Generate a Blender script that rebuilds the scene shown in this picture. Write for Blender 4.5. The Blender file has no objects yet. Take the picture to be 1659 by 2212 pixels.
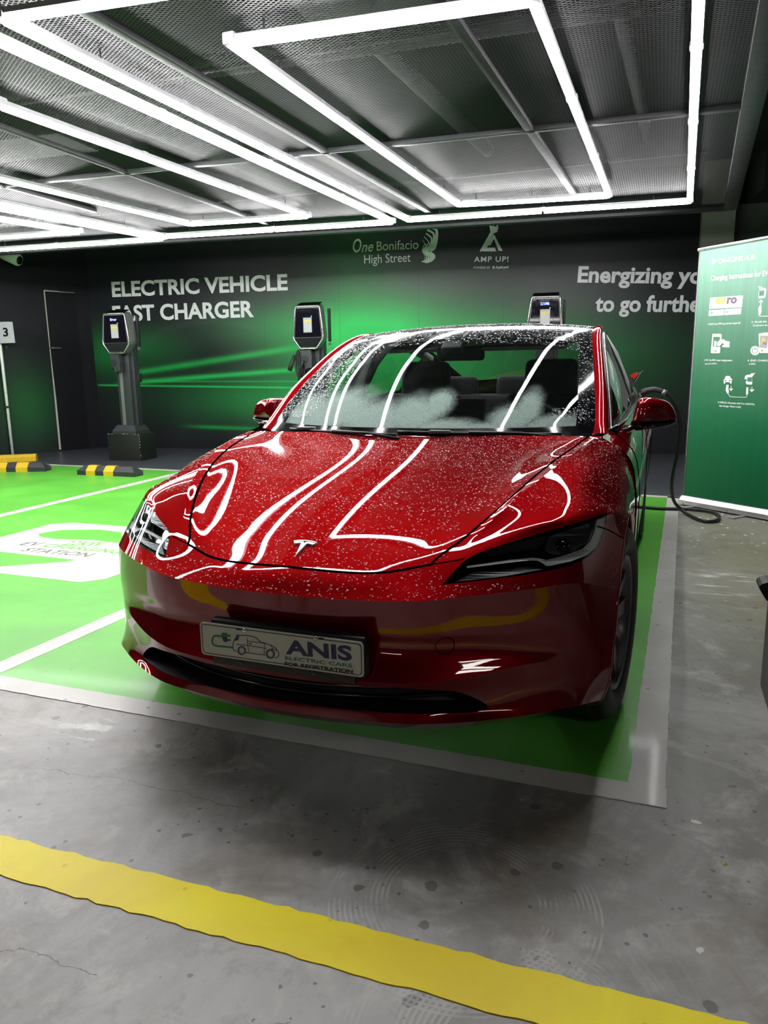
import bpy, bmesh, math, random
import numpy as np
from mathutils import Vector, Matrix
from mathutils.bvhtree import BVHTree
from mathutils import geometry as mgeo

# ------------------------------------------------------------------ camera, world, exposure
# world frame: the red car stands along +y (nose near y=0), z up, metres
S = bpy.context.scene
COL = S.collection
CAM = np.array([0.98223, -1.68401, 1.18634]); YAW, PITCH, ROLL, FPX = 0.36775, 0.19268, -0.01542, 1549.65
W_, H_ = 1659.0, 2212.0
_cy, _sy = math.cos(YAW), math.sin(YAW)
FWD = np.array([-_sy*math.cos(PITCH), _cy*math.cos(PITCH), -math.sin(PITCH)])
_r = np.array([_cy, _sy, 0.0]); _u = np.cross(_r, FWD)
RGT = math.cos(ROLL)*_r + math.sin(ROLL)*_u
UPV = -math.sin(ROLL)*_r + math.cos(ROLL)*_u
cd = bpy.data.cameras.new('camera'); cam = bpy.data.objects.new('camera', cd); COL.objects.link(cam)
cd.sensor_fit = 'VERTICAL'; cd.sensor_height = 24.0; cd.lens = FPX/H_*24.0; cd.clip_start = 0.02; cd.clip_end = 200
M4 = Matrix(((RGT[0], UPV[0], -FWD[0], CAM[0]), (RGT[1], UPV[1], -FWD[1], CAM[1]), (RGT[2], UPV[2], -FWD[2], CAM[2]), (0, 0, 0, 1)))
cam.matrix_world = M4
S.camera = cam
S.view_settings.view_transform = 'Standard'
try: S.view_settings.look = 'None'
except Exception: pass
S.view_settings.gamma = 1.0; S.view_settings.use_curve_mapping = False
S.view_settings.exposure = 0.0
S.cycles.use_denoising = True
S.cycles.max_bounces = 10; S.cycles.diffuse_bounces = 4; S.cycles.glossy_bounces = 5
S.cycles.transmission_bounces = 8; S.cycles.transparent_max_bounces = 16
S.cycles.sample_clamp_indirect = 8.0
S.cycles.caustics_reflective = False; S.cycles.caustics_refractive = False
LED_POWER = 58.0
CEIL_Z = 2.715      # mesh ceiling; the tubes hang just under it
LED_Z = CEIL_Z-0.075
wd = bpy.data.worlds.new('garage_air'); S.world = wd; wd.use_nodes = True
wd.node_tree.nodes['Background'].inputs[0].default_value = (0.75, 0.82, 1.0, 1)
wd.node_tree.nodes['Background'].inputs[1].default_value = 0.012

def pray(p):
    d = FWD*FPX+RGT*(p[0]-829.5)-UPV*(p[1]-1106.0)
    return d/np.linalg.norm(d)
def at_z(p, z=0.0):
    d = pray(p); return CAM+d*((z-CAM[2])/d[2])
def at_y(p, y):
    d = pray(p); return CAM+d*((y-CAM[1])/d[1])
def at_plane(p, o, n):
    d = pray(p); o = np.array(o, float); n = np.array(n, float)
    return CAM+d*(((o-CAM)@n)/(d@n))
def proj(P):
    d = np.asarray(P, float)-CAM; w = d@FWD
    return np.stack([829.5+FPX*(d@RGT)/w, 1106.0-FPX*(d@UPV)/w], -1)

# ------------------------------------------------------------------ object helpers
def link(o, parent=None):
    COL.objects.link(o)
    if parent is not None: o.parent = parent
    return o
def tag(o, label=None, cat=None, group=None, kind=None):
    if label: o['label'] = label
    if cat: o['category'] = cat
    if group: o['group'] = group
    if kind: o['kind'] = kind
    return o
def empty(name, loc, label, cat, group=None, rotz=0.0):
    o = bpy.data.objects.new(name, None); o.empty_display_size = 0.1
    o.location = loc; o.rotation_euler = (0, 0, rotz)
    link(o); tag(o, label, cat, group); return o
def mesh_obj(name, verts, faces, mat, parent=None, smooth=True, world=True):
    """verts in world space; when parented the parent's inverse is folded in"""
    me = bpy.data.meshes.new(name)
    v = np.asarray(verts, float)
    if parent is not None and world:
        inv = np.array(world_mat(parent).inverted())
        v = v@inv[:3, :3].T+inv[:3, 3]
    me.from_pydata([tuple(q) for q in v], [], [tuple(int(i) for i in f) for f in faces])
    if smooth: me.polygons.foreach_set('use_smooth', [True]*len(me.polygons))
    me.update()
    o = bpy.data.objects.new(name, me)
    if mat is not None: me.materials.append(mat)
    return link(o, parent)
def world_mat(o):
    m = Matrix.LocRotScale(o.location, o.rotation_euler, o.scale)
    return world_mat(o.parent)@m if o.parent else m
def bm_obj(name, bm, mat, parent=None, smooth=True, world=True, sharp=None):
    me = bpy.data.meshes.new(name)
    if parent is not None and world: bm.transform(world_mat(parent).inverted())
    bmesh.ops.recalc_face_normals(bm, faces=bm.faces)
    bm.to_mesh(me); bm.free()
    if smooth: me.polygons.foreach_set('use_smooth', [True]*len(me.polygons))
    if sharp is not None:
        try: me.set_sharp_from_angle(angle=math.radians(sharp))
        except Exception: pass
    o = bpy.data.objects.new(name, me)
    if mat is not None: me.materials.append(mat)
    return link(o, parent)
def add_box(bm, c, s, rot=None, bev=0.0, segs=2):
    r = bmesh.ops.create_cube(bm, size=1.0)
    vs = r['verts']
    m = Matrix.Translation(c)@(rot.to_4x4() if rot is not None else Matrix.Identity(4))@Matrix.Diagonal((s[0], s[1], s[2], 1))
    bmesh.ops.transform(bm, matrix=m, verts=vs)
    if bev > 0:
        es = list({e for v in vs for e in v.link_edges})
        bmesh.ops.bevel(bm, geom=es, offset=bev, segments=segs, affect='EDGES', profile=0.6)
def box(name, c, s, mat, parent=None, bev=0.0, rotz=0.0, segs=2, rot=None, world=True):
    bm = bmesh.new()
    add_box(bm, c, s, rot if rot is not None else Matrix.Rotation(rotz, 3, 'Z'), bev, segs)
    return bm_obj(name, bm, mat, parent, smooth=bev > 0, sharp=35, world=world)
def tube_geo(pts, r, n=10, closed=False, caps=True):
    P = [np.array(p, float) for p in pts]; N = len(P)
    rr = r if hasattr(r, '__len__') else [r]*N
    V, F = [], []; up = None
    for i in range(N):
        a = P[(i-1) % N] if (closed or i > 0) else P[i]; b = P[(i+1) % N] if (closed or i < N-1) else P[i]
        t = b-a; t /= max(np.linalg.norm(t), 1e-9)
        if up is None:
            up = np.array([0, 0, 1.0]) if abs(t[2]) < 0.9 else np.array([1.0, 0, 0])
        s = np.cross(t, up); s /= np.linalg.norm(s); up = np.cross(s, t)
        for k in range(n):
            th = 2*math.pi*k/n; V.append(P[i]+rr[i]*(math.cos(th)*s+math.sin(th)*up))
    M = N if closed else N-1
    for i in range(M):
        for k in range(n):
            a, b = i*n+k, i*n+(k+1) % n; c, d = ((i+1) % N)*n+(k+1) % n, ((i+1) % N)*n+k
            F.append((a, b, c, d))
    if caps and not closed: F += [tuple(range(n-1, -1, -1)), tuple((N-1)*n+k for k in range(n))]
    return V, F
def merge_geo(parts):
    V, F = [], []
    for v, f in parts:
        o = len(V); V += list(v); F += [tuple(i+o for i in q) for q in f]
    return V, F
def tube(name, pts, r, mat, parent=None, n=10, closed=False):
    V, F = tube_geo(pts, r, n, closed); return mesh_obj(name, V, F, mat, parent)
def smooth_path(pts, k=8):
    P = np.array(pts, float); out = []
    for i in range(len(P)-1):
        p0, p1, p2, p3 = P[max(i-1, 0)], P[i], P[i+1], P[min(i+2, len(P)-1)]
        for t in np.linspace(0, 1, k, endpoint=False):
            out.append(0.5*((2*p1)+(-p0+p2)*t+(2*p0-5*p1+4*p2-p3)*t*t+(-p0+3*p1-3*p2+p3)*t**3))
    out.append(P[-1]); return out
def lathe_geo(prof, n=48, c=(0, 0, 0), axis='X'):
    V, F = [], []
    for k in range(n):
        th = 2*math.pi*k/n
        for (a, r) in prof:
            if axis == 'X': V.append((c[0]+a, c[1]+r*math.cos(th), c[2]+r*math.sin(th)))
            elif axis == 'Y': V.append((c[0]+r*math.cos(th), c[1]+a, c[2]+r*math.sin(th)))
            else: V.append((c[0]+r*math.cos(th), c[1]+r*math.sin(th), c[2]+a))
    m = len(prof)
    for k in range(n):
        k2 = (k+1) % n
        for i in range(m-1): F.append((k*m+i, k*m+i+1, k2*m+i+1, k2*m+i))
    return V, F
def prism_geo(poly, fn0, fn1):
    """polygon (2D) extruded between two maps 2D->3D; capped with triangulated ends"""
    n = len(poly); V = [fn0(p) for p in poly]+[fn1(p) for p in poly]
    tri = mgeo.tessellate_polygon([[Vector((p[0], p[1], 0)) for p in poly]])
    F = [tuple(t) for t in tri]+[tuple(n+i for i in reversed(t)) for t in tri]
    F += [(i, (i+1) % n, n+(i+1) % n, n+i) for i in range(n)]
    return V, F
def fix_normals(o):
    bm = bmesh.new(); bm.from_mesh(o.data); bmesh.ops.recalc_face_normals(bm, faces=bm.faces); bm.to_mesh(o.data); bm.free(); return o
class Frame:
    """a flat frame in space: origin, right, up, outward normal"""
    def __init__(s, o, r, u):
        s.o = np.array(o, float); s.r = np.array(r, float)/np.linalg.norm(r)
        u = np.array(u, float); u = u-s.r*(u@s.r); s.u = u/np.linalg.norm(u); s.n = np.cross(s.r, s.u)
    def at(s, a, b, h=0.0): return s.o+s.r*a+s.u*b+s.n*h
    def px(s, p):
        q = at_plane(p, s.o, s.n)-s.o; return np.array([q@s.r, q@s.u])
def poly_on(name, fr, poly, mat, parent=None, h=0.0015, h0=0.0, world=True):
    V, F = prism_geo(poly, lambda p: fr.at(p[0], p[1], h0), lambda p: fr.at(p[0], p[1], h))
    return fix_normals(mesh_obj(name, V, F, mat, parent, smooth=False, world=world))
def stroke(pts, w):
    """2D polyline to a closed outline of width w"""
    P = np.array(pts, float); L, R = [], []
    for i in range(len(P)):
        t = P[min(i+1, len(P)-1)]-P[max(i-1, 0)]; t /= max(np.linalg.norm(t), 1e-9); nn = np.array([-t[1], t[0]])
        ww = w[i] if hasattr(w, '__len__') else w
        L.append(P[i]+nn*ww/2); R.append(P[i]-nn*ww/2)
    return [tuple(p) for p in L]+[tuple(p) for p in reversed(R)]
def multi_poly(name, fr, polys, mat, parent=None, h=0.0015, h0=0.0):
    parts = []
    for k, p in enumerate(polys):
        hh = h+0.0001*(k % 7)
        parts.append(prism_geo(p, lambda q: fr.at(q[0], q[1], h0), lambda q, hh=hh: fr.at(q[0], q[1], hh)))
    V, F = merge_geo(parts); return fix_normals(mesh_obj(name, V, F, mat, parent, smooth=False))
_text_cache = {}
def text_mesh(body, bold=0.0, shear=0.0, spacing=1.0):
    key = (body, bold, shear, spacing)
    if key in _text_cache: return _text_cache[key]
    cu = bpy.data.curves.new('lettering', 'FONT'); cu.body = body; cu.size = 1.0; cu.offset = bold; cu.shear = shear
    cu.space_character = spacing; cu.resolution_u = 4; cu.fill_mode = 'FRONT'
    o = bpy.data.objects.new('lettering', cu); COL.objects.link(o)
    dg = bpy.context.evaluated_depsgraph_get(); dg.update()
    me = bpy.data.meshes.new_from_object(o.evaluated_get(dg))
    V = np.array([v.co[:] for v in me.vertices]); F = [tuple(p.vertices) for p in me.polygons]
    bpy.data.objects.remove(o); bpy.data.curves.remove(cu); bpy.data.meshes.remove(me)
    _text_cache[key] = (V, F); return V, F
def text_fit(name, body, fr, a, b, cap, mat, parent=None, h=0.002, bold=0.0, shear=0.0, spacing=1.0, ref=None, capref='E'):
    """lettering whose baseline runs from a to b (2D in frame) and whose capitals are cap tall"""
    V, F = text_mesh(body, bold, shear, spacing)
    RV, _ = text_mesh(ref if ref else body, bold, shear, spacing)
    CV, _ = text_mesh(capref, bold, 0.0, 1.0)
    x0, x1 = RV[:, 0].min(), RV[:, 0].max(); ch = CV[:, 1].max(); c0 = CV[:, 1].min()
    a = np.array(a, float); b = np.array(b, float); d = b-a; L = np.linalg.norm(d); d /= L; nn = np.array([-d[1], d[0]])
    X = (V[:, 0]-x0)/(x1-x0)*L; Y = (V[:, 1]-c0)/(ch-c0)*cap
    Q = [fr.at(a[0]+d[0]*x+nn[0]*y, a[1]+d[1]*x+nn[1]*y, h) for x, y in zip(X, Y)]
    return mesh_obj(name, Q, F, mat, parent, smooth=False)
def text_px(name, body, fr, pl, pr, capx, mat, parent=None, **k):
    """same, with the baseline ends and a capital's top read off the picture"""
    a, b, c = fr.px(pl), fr.px(pr), fr.px(capx)
    d = (b-a)/np.linalg.norm(b-a); nn = np.array([-d[1], d[0]])
    return text_fit(name, body, fr, a, b, abs((c-a)@nn), mat, parent, **k)
def circle2(c, r, n=28, a0=0.0, a1=2*math.pi):
    return [(c[0]+r*math.cos(a0+(a1-a0)*i/(n if a1-a0 > 6.2 else n-1)), c[1]+r*math.sin(a0+(a1-a0)*i/(n if a1-a0 > 6.2 else n-1))) for i in range(n)]
def rrect(x0, y0, x1, y1, r, n=5):
    out = []
    for cx, cy, a in ((x1-r, y0+r, -math.pi/2), (x1-r, y1-r, 0), (x0+r, y1-r, math.pi/2), (x0+r, y0+r, math.pi)):
        out += [(cx+r*math.cos(a+math.pi/2*i/n), cy+r*math.sin(a+math.pi/2*i/n)) for i in range(n+1)]
    return out

# ------------------------------------------------------------------ material helpers
class X:
    """tiny expression builder over math nodes"""
    def __init__(s, nt, sock): s.nt, s.s = nt, sock
    def _op(s, op, *o, clamp=False):
        n = s.nt.nodes.new('ShaderNodeMath'); n.operation = op; n.use_clamp = clamp
        for i, v in enumerate((s,)+o):
            if isinstance(v, X): s.nt.links.new(v.s, n.inputs[i])
            else: n.inputs[i].default_value = float(v)
        return X(s.nt, n.outputs[0])
    def __add__(s, o): return s._op('ADD', o)
    __radd__ = __add__
    def __sub__(s, o): return s._op('SUBTRACT', o)
    def __rsub__(s, o): return s._op('MULTIPLY', -1.0)._op('ADD', o)
    def __mul__(s, o): return s._op('MULTIPLY', o)
    __rmul__ = __mul__
    def __truediv__(s, o): return s._op('DIVIDE', o)
    def pow(s, e): return s._op('POWER', e)
    def abs(s): return s._op('ABSOLUTE')
    def frac(s): return s._op('FRACT')
    def sqrt(s): return s._op('SQRT')
    def exp(s): return s._op('EXPONENT')
    def gt(s, o): return s._op('GREATER_THAN', o)
    def lt(s, o): return s._op('LESS_THAN', o)
    def max(s, o): return s._op('MAXIMUM', o)
    def min(s, o): return s._op('MINIMUM', o)
    def clamp(s): return s._op('ADD', 0.0, clamp=True)
    def step(s, a, b):
        n = s.nt.nodes.new('ShaderNodeMapRange'); n.interpolation_type = 'SMOOTHSTEP'
        s.nt.links.new(s.s, n.inputs[0]); n.inputs[1].default_value = a; n.inputs[2].default_value = b
        return X(s.nt, n.outputs[0])
def coords(nt, kind='Object'):
    tc = nt.nodes.new('ShaderNodeTexCoord'); sp = nt.nodes.new('ShaderNodeSeparateXYZ')
    nt.links.new(tc.outputs[kind], sp.inputs[0])
    return tc.outputs[kind], X(nt, sp.outputs[0]), X(nt, sp.outputs[1]), X(nt, sp.outputs[2])
def wpos(nt):
    g = nt.nodes.new('ShaderNodeNewGeometry'); sp = nt.nodes.new('ShaderNodeSeparateXYZ')
    nt.links.new(g.outputs['Position'], sp.inputs[0])
    return g.outputs['Position'], X(nt, sp.outputs[0]), X(nt, sp.outputs[1]), X(nt, sp.outputs[2])
def noise(nt, vec, scale, detail=4, rough=0.55, dist=0.0, out=0):
    n = nt.nodes.new('ShaderNodeTexNoise'); n.inputs['Scale'].default_value = scale; n.inputs['Detail'].default_value = detail
    n.inputs['Roughness'].default_value = rough; n.inputs['Distortion'].default_value = dist
    if vec is not None: nt.links.new(vec, n.inputs['Vector'])
    return X(nt, n.outputs[out])
def voro(nt, vec, scale, feature='F1', out='Distance', rnd=1.0):
    n = nt.nodes.new('ShaderNodeTexVoronoi'); n.feature = feature; n.inputs['Scale'].default_value = scale
    n.inputs['Randomness'].default_value = rnd
    if vec is not None: nt.links.new(vec, n.inputs['Vector'])
    return X(nt, n.outputs[out])
def scaled(nt, vec, s):
    n = nt.nodes.new('ShaderNodeMapping'); n.inputs['Scale'].default_value = s; nt.links.new(vec, n.inputs[0]); return n.outputs[0]
def mixc(nt, f, a, b):
    n = nt.nodes.new('ShaderNodeMix'); n.data_type = 'RGBA'
    if isinstance(f, X): nt.links.new(f.s, n.inputs[0])
    else: n.inputs[0].default_value = f
    for i, v in ((6, a), (7, b)):
        if isinstance(v, (tuple, list)): n.inputs[i].default_value = (v[0], v[1], v[2], 1)
        else: nt.links.new(v, n.inputs[i])
    return n.outputs[2]
def bump(nt, hgt, strength=0.3, dist=0.01):
    n = nt.nodes.new('ShaderNodeBump'); n.inputs['Strength'].default_value = strength; n.inputs['Distance'].default_value = dist
    nt.links.new(hgt.s, n.inputs['Height']); return n.outputs[0]
def newmat(name):
    m = bpy.data.materials.new(name); m.use_nodes = True; nt = m.node_tree
    return m, nt, nt.nodes['Principled BSDF']
def setp(b, **k):
    names = dict(col='Base Color', rough='Roughness', metal='Metallic', coat='Coat Weight', coatr='Coat Roughness', spec='Specular IOR Level', trans='Transmission Weight', ior='IOR', alpha='Alpha', emis='Emission Color', emstr='Emission Strength')
    for q, v in k.items():
        i = b.inputs[names[q]]
        if isinstance(v, (tuple, list)): i.default_value = (v[0], v[1], v[2], 1)
        else: i.default_value = v
def wire(nt, b, **k):
    names = dict(col='Base Color', rough='Roughness', normal='Normal', coatn='Coat Normal', metal='Metallic', alpha='Alpha')
    for q, v in k.items(): nt.links.new(v.s if isinstance(v, X) else v, b.inputs[names[q]])
def plain(name, col, rough=0.5, metal=0.0, coat=0.0, spec=0.5, var=0.06, scale=18.0, **k):
    """solid paint, plastic or metal with a little procedural unevenness"""
    m, nt, b = newmat(name); setp(b, col=col, rough=rough, metal=metal, coat=coat, spec=spec, **k)
    vec, x, y, z = coords(nt); n = noise(nt, vec, scale, 3)
    wire(nt, b, rough=(n*0.16+(rough-0.08)).clamp(), col=mixc(nt, n, tuple(c*(1-var*2) for c in col), tuple(min(1, c*(1+var*2)) for c in col)))
    return m
def emissive(name, col, strength):
    m, nt, b = newmat(name); setp(b, col=(0.8, 0.8, 0.8), emis=col, emstr=strength, rough=0.4); return m
# ------------------------------------------------------------------ room materials
def mat_concrete():
    m, nt, b = newmat('worn concrete'); vec, x, y, z = wpos(nt)
    n1 = noise(nt, vec, 0.8, 9, 0.66, 0.7); n2 = noise(nt, vec, 4.5, 8, 0.68, 0.5); n3 = noise(nt, vec, 60, 3); n4 = noise(nt, vec, 14, 6, 0.7, 0.3)
    base = mixc(nt, n1.step(0.34, 0.66), (0.165, 0.155, 0.140), (0.40, 0.39, 0.375))
    base = mixc(nt, n2.step(0.48, 0.72)*0.65, base, (0.56, 0.545, 0.52))
    base = mixc(nt, n4.step(0.50, 0.72)*0.45, base, (0.17, 0.165, 0.155))
    olive = noise(nt, scaled(nt, vec, (1, 0.4, 1)), 1.2, 5, 0.6)
    base = mixc(nt, (x.step(0.9, 1.5)*y.step(0.9, 2.0)*olive.step(0.25, 0.6))*0.8, base, (0.26, 0.245, 0.155))
    brown = noise(nt, vec, 2.1, 7, 0.66, 0.9); base = mixc(nt, brown.step(0.50, 0.70)*0.60, base, (0.17, 0.130, 0.085))
    spots = voro(nt, vec, 8.0); sn = noise(nt, vec, 2.2, 3); wob = noise(nt, vec, 38, 3)
    base = mixc(nt, (spots+(wob-0.5)*0.16).lt(0.12)*sn.gt(0.52)*0.7, base, (0.075, 0.07, 0.06))
    sp2 = voro(nt, vec, 23.0); base = mixc(nt, (sp2+(wob-0.5)*0.3).lt(0.12)*noise(nt, vec, 3.1, 3).gt(0.50)*0.7, base, (0.06, 0.055, 0.05))
    sp3 = voro(nt, vec, 5.0, rnd=0.9); base = mixc(nt, (sp3+(wob-0.5)*0.25).lt(0.055)*0.8, base, (0.72, 0.71, 0.68))
    fleck = voro(nt, scaled(nt, vec, (1, 0.55, 1)), 17.0); zone = x.step(1.12, 1.3)*y.step(3.0, 4.2)
    base = mixc(nt, fleck.lt(0.2)*zone*noise(nt, vec, 5, 2).gt(0.45), base, (0.76, 0.76, 0.70))
    scr = noise(nt, scaled(nt, vec, (1.0, 5.0, 1)), 2.6, 6, 0.7)
    base = mixc(nt, scr.step(0.54, 0.66)*x.step(1.1, 1.3)*y.step(2.15, 2.4)*(1-y.step(2.75, 3.0)), base, (0.70, 0.69, 0.65))
    # tyre scuff curls and long hairline cracks
    def ring(cx, cy, r, w):
        d = ((x-cx).pow(2.0)+(y-cy).pow(2.0)).sqrt()
        return (((d-r)/0.012).frac()-0.5).abs().lt(0.22)*((d-r).abs().lt(w))*noise(nt, vec, 6, 4).step(0.50, 0.62)
    base = mixc(nt, ring(0.78, -0.62, 0.20, 0.10).max(ring(0.62, -0.28, 0.24, 0.07))*0.35, base, (0.60, 0.59, 0.57))
    def crack(x0, y0, sl, w, a, c):
        return ((y-y0)-(x-x0)*sl+(noise(nt, vec, 3.0, 6, 0.65)-0.5)*0.16).abs().lt(w)*x.gt(a)*x.lt(c)
    ck = crack(-0.4, -0.78, 0.10, 0.0013, -0.75, -0.02).max(crack(-0.5, -0.16, 0.05, 0.0011, -0.8, -0.05)).max(crack(0.1, -0.95, 0.9, 0.0013, -0.1, 0.4)).max(crack(1.5, 1.6, -2.0, 0.0016, 1.15, 1.5))
    base = mixc(nt, ck*0.75, base, (0.06, 0.055, 0.05))
    # drying wet marks by the bay corner
    wet = noise(nt, scaled(nt, vec, (1.6, 9.0, 1)), 2.2, 4, 0.6).step(0.50, 0.54)*x.gt(-1.25)*x.lt(-0.72)*y.gt(0.01)*y.lt(0.17)
    base = mixc(nt, wet*0.75, base, (0.16, 0.155, 0.12))
    wire(nt, b, col=base, rough=((n2*0.30+n1*0.14)+0.20+n3*0.06-wet*0.15).clamp())
    h = n3*0.25+n2*0.7+n4*0.3-ck*0.5
    wire(nt, b, normal=bump(nt, h, 0.28, 0.006)); setp(b, spec=0.45); return m
def mat_paint(name, col, rough, wear=0.25, dark=(0.1, 0.1, 0.09), coat=0.0, spec=0.5):
    m, nt, b = newmat(name); vec, x, y, z = wpos(nt)
    n1 = noise(nt, vec, 1.6, 6, 0.6, 0.5); n2 = noise(nt, vec, 24, 5, 0.6); n3 = noise(nt, vec, 90, 3)
    c = mixc(nt, n1.step(0.35, 0.7), tuple(q*0.86 for q in col), tuple(min(1, q*1.1) for q in col))
    sp = voro(nt, vec, 14); c = mixc(nt, (sp.lt(0.11)*n1.gt(0.5)*wear*2.2).clamp(), c, dark)
    c = mixc(nt, (noise(nt, scaled(nt, vec, (6, 1.5, 1)), 7, 6, 0.7).step(0.66, 0.74)*wear).clamp(), c, dark)
    wire(nt, b, col=c, rough=(n1*0.18+n2*0.1+rough-0.12).clamp(), normal=bump(nt, n2*0.6+n3*0.3+n1, 0.16, 0.006))
    setp(b, coat=coat, coatr=0.08, spec=spec); return m
M_CONC = mat_concrete()
M_GREEN = mat_paint('green bay paint', (0.115, 0.47, 0.048), 0.40, 0.14, (0.05, 0.14, 0.03), 0.10, 0.30)
M_WHITEL = mat_paint('white line paint', (0.60, 0.585, 0.55), 0.42, 0.30, (0.2, 0.19, 0.17), 0.06, 0.35)
M_YELLOWL = mat_paint('yellow line paint', (1.0, 0.77, 0.0), 0.40, 0.10, (0.30, 0.22, 0.01), 0.0, 0.25)
M_GREYSTRIP = mat_paint('dark grey floor paint', (0.060, 0.063, 0.075), 0.38, 0.1, (0.12, 0.12, 0.13), 0.1)
M_LETTER = plain('pale vinyl lettering', (0.62, 0.62, 0.64), 0.45)
M_LED = emissive('lit led diffuser', (1.0, 0.985, 0.99), LED_POWER)
M_CLIP = plain('clear grey plastic', (0.55, 0.55, 0.58), 0.25)
M_DKMETAL = plain('black painted steel', (0.008, 0.0085, 0.010), 0.5, 0.0)
M_GALV = plain('zinc steel channel', (0.07, 0.074, 0.078), 0.45, 0.3)
M_BLACKWALL = plain('matt black wall paint', (0.013, 0.014, 0.016), 0.5)
M_DARKSLAB = plain('sooty black slab', (0.016, 0.018, 0.018), 0.85, 0, 0, 0.2, 0.3, 3.0)
M_CONCWALL = plain('grey concrete column', (0.36, 0.36, 0.33), 0.7, 0, 0, 0.3, 0.15, 2.5)
M_DARKGREEN = plain('dark green grey wall', (0.09, 0.105, 0.09), 0.65, 0, 0, 0.3, 0.1, 2.0)

# ------------------------------------------------------------------ floor and its paint
floor = box('floor', (-2.5, 1.5, -0.06), (26, 24, 0.12), M_CONC); tag(floor, kind='structure')
def flat(name, pts, mat, z, parent=floor, ragged=0.0, seed=1):
    """a coat of paint on the floor: a thin slab with (optionally) brushed, uneven edges"""
    rnd = random.Random(seed); P = []
    n = len(pts)
    for i in range(n):
        a, b = np.array(pts[i][:2], float), np.array(pts[(i+1) % n][:2], float); L = np.linalg.norm(b-a)
        k = max(1, int(L/0.03)) if ragged > 0 else 1
        t = (b-a)/max(L, 1e-9); nn = np.array([-t[1], t[0]])
        for j in range(k):
            off = 0 if j == 0 else rnd.uniform(-ragged, ragged)
            P.append(tuple(a+(b-a)*j/k+nn*off))
    V, F = prism_geo(P, lambda p: (p[0], p[1], 0.0), lambda p: (p[0], p[1], z))
    return fix_normals(mesh_obj(name, V, F, mat, parent, smooth=False))
rt = lambda y: 1.050+0.0255*(y-0.243)          # outer edge of the right border line
lf = lambda y: -1.575+0.0270*(y-0.7)           # line between the two bays
m2 = lambda y: -4.37-0.045*(y-2.8)             # next line to the left
fr_y = lambda x: 0.226+0.0155*x                # front edge of the bays
bk_y = lambda x: 5.46-0.075*(x-1.0) if x > -4.9 else 5.90
flat('grey_strip', [(1.30, 5.44), (1.33, 9.5), (-9.2, 9.0), (-9.2, 5.75), (-4.9, 5.84)], M_GREYSTRIP, 0.0012)
flat('green_paint', [(rt(.3)-.05, fr_y(1)+.05), (rt(5.4)-.05, 5.38), (-4.9, 5.80), (-9.2, 5.88), (-9.2, fr_y(-9)+.05)], M_GREEN, 0.0018)
flat('front_white_line', [(-9.2, fr_y(-9.2)), (1.056, fr_y(1.056)), (1.056, fr_y(1)+.1), (-9.2, fr_y(-9)+.1)], M_WHITEL, 0.0026, ragged=.0015)
flat('right_white_line', [(rt(.243), .243), (rt(5.45), 5.45), (rt(5.45)-.100, 5.45), (rt(.243)-.100, .243)], M_WHITEL, 0.0028, ragged=.002)
flat('bay_white_line', [(lf(.31), .31), (lf(5.55), 5.55), (lf(5.55)+.105, 5.55), (lf(.31)+.105, .31)], M_WHITEL, 0.0030, ragged=.0015)
flat('bay_white_line', [(m2(.3)-.04, .3), (m2(5.8)-.08, 5.8), (m2(5.8)+.03, 5.8), (m2(.3)+.07, .3)], M_WHITEL, 0.0030, ragged=.0015)
flat('back_white_line', [(rt(5.4), 5.37), (rt(5.45), 5.46), (-4.9, 5.86), (-9.2, 5.94), (-9.2, 5.85), (-4.9, 5.77)], M_WHITEL, 0.0028)
yl = lambda x: -0.449+0.030*(x-0.0)
flat('yellow_line', [(-3.5, yl(-3.5)-.122), (3.2, yl(3.2)-.122), (3.2, yl(3.2)), (-3.5, yl(-3.5))], M_YELLOWL, 0.0024, ragged=.004, seed=5)
# charging logo painted on the neighbouring bay
flr = Frame((0, 0, 0), (1, 0, 0), (0, 1, 0))
mk = flat('charging_marking', [(-3.62, 1.46), (-2.15, 1.46), (-2.05, 1.56), (-2.05, 2.70), (-2.16, 2.82), (-3.50, 2.82), (-3.64, 2.72), (-3.64, 1.52)], M_WHITEL, 0.0030)
M_GREYTXT = plain('worn grey stencil paint', (0.13, 0.15, 0.12), 0.5)
multi_poly('marking_plug', flr, [[(-3.56, 1.53), (-2.93, 1.56), (-2.60, 1.80), (-2.56, 1.86), (-3.56, 1.88)],
    [(-3.45, 2.40), (-3.36, 2.33), (-3.2, 2.30), (-2.9, 2.36), (-2.55, 2.33), (-2.38, 2.26), (-2.2, 2.30), (-2.12, 2.42), (-2.3, 2.46), (-2.62, 2.44), (-2.75, 2.52), (-2.86, 2.64), (-3.1, 2.66), (-3.38, 2.56)],
    [(-2.78, 2.60), (-2.3, 2.62), (-2.2, 2.68), (-2.35, 2.74), (-2.66, 2.74), (-2.84, 2.68)]], M_GREEN, floor, 0.0036, 0.003)
def mk_text(body, l, r, c, mat): text_px('marking_lettering', body, flr, *sc_([l, r, c]), mat, floor, h=.0038, bold=.02, shear=.1)
sc_ = lambda pts: [(x/3.95, 940+y/3.95) for x, y in pts]
mk_text('22KW', (512, 944), (852, 952), (540, 905), M_GREEN); mk_text('EV', (152, 942), (320, 950), (190, 912), M_GREYTXT)
mk_text('CHARGING', (350, 956), (1005, 1016), (392, 928), M_GREEN); mk_text('STATION', (162, 992), (742, 1044), (205, 960), M_GREYTXT)

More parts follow.
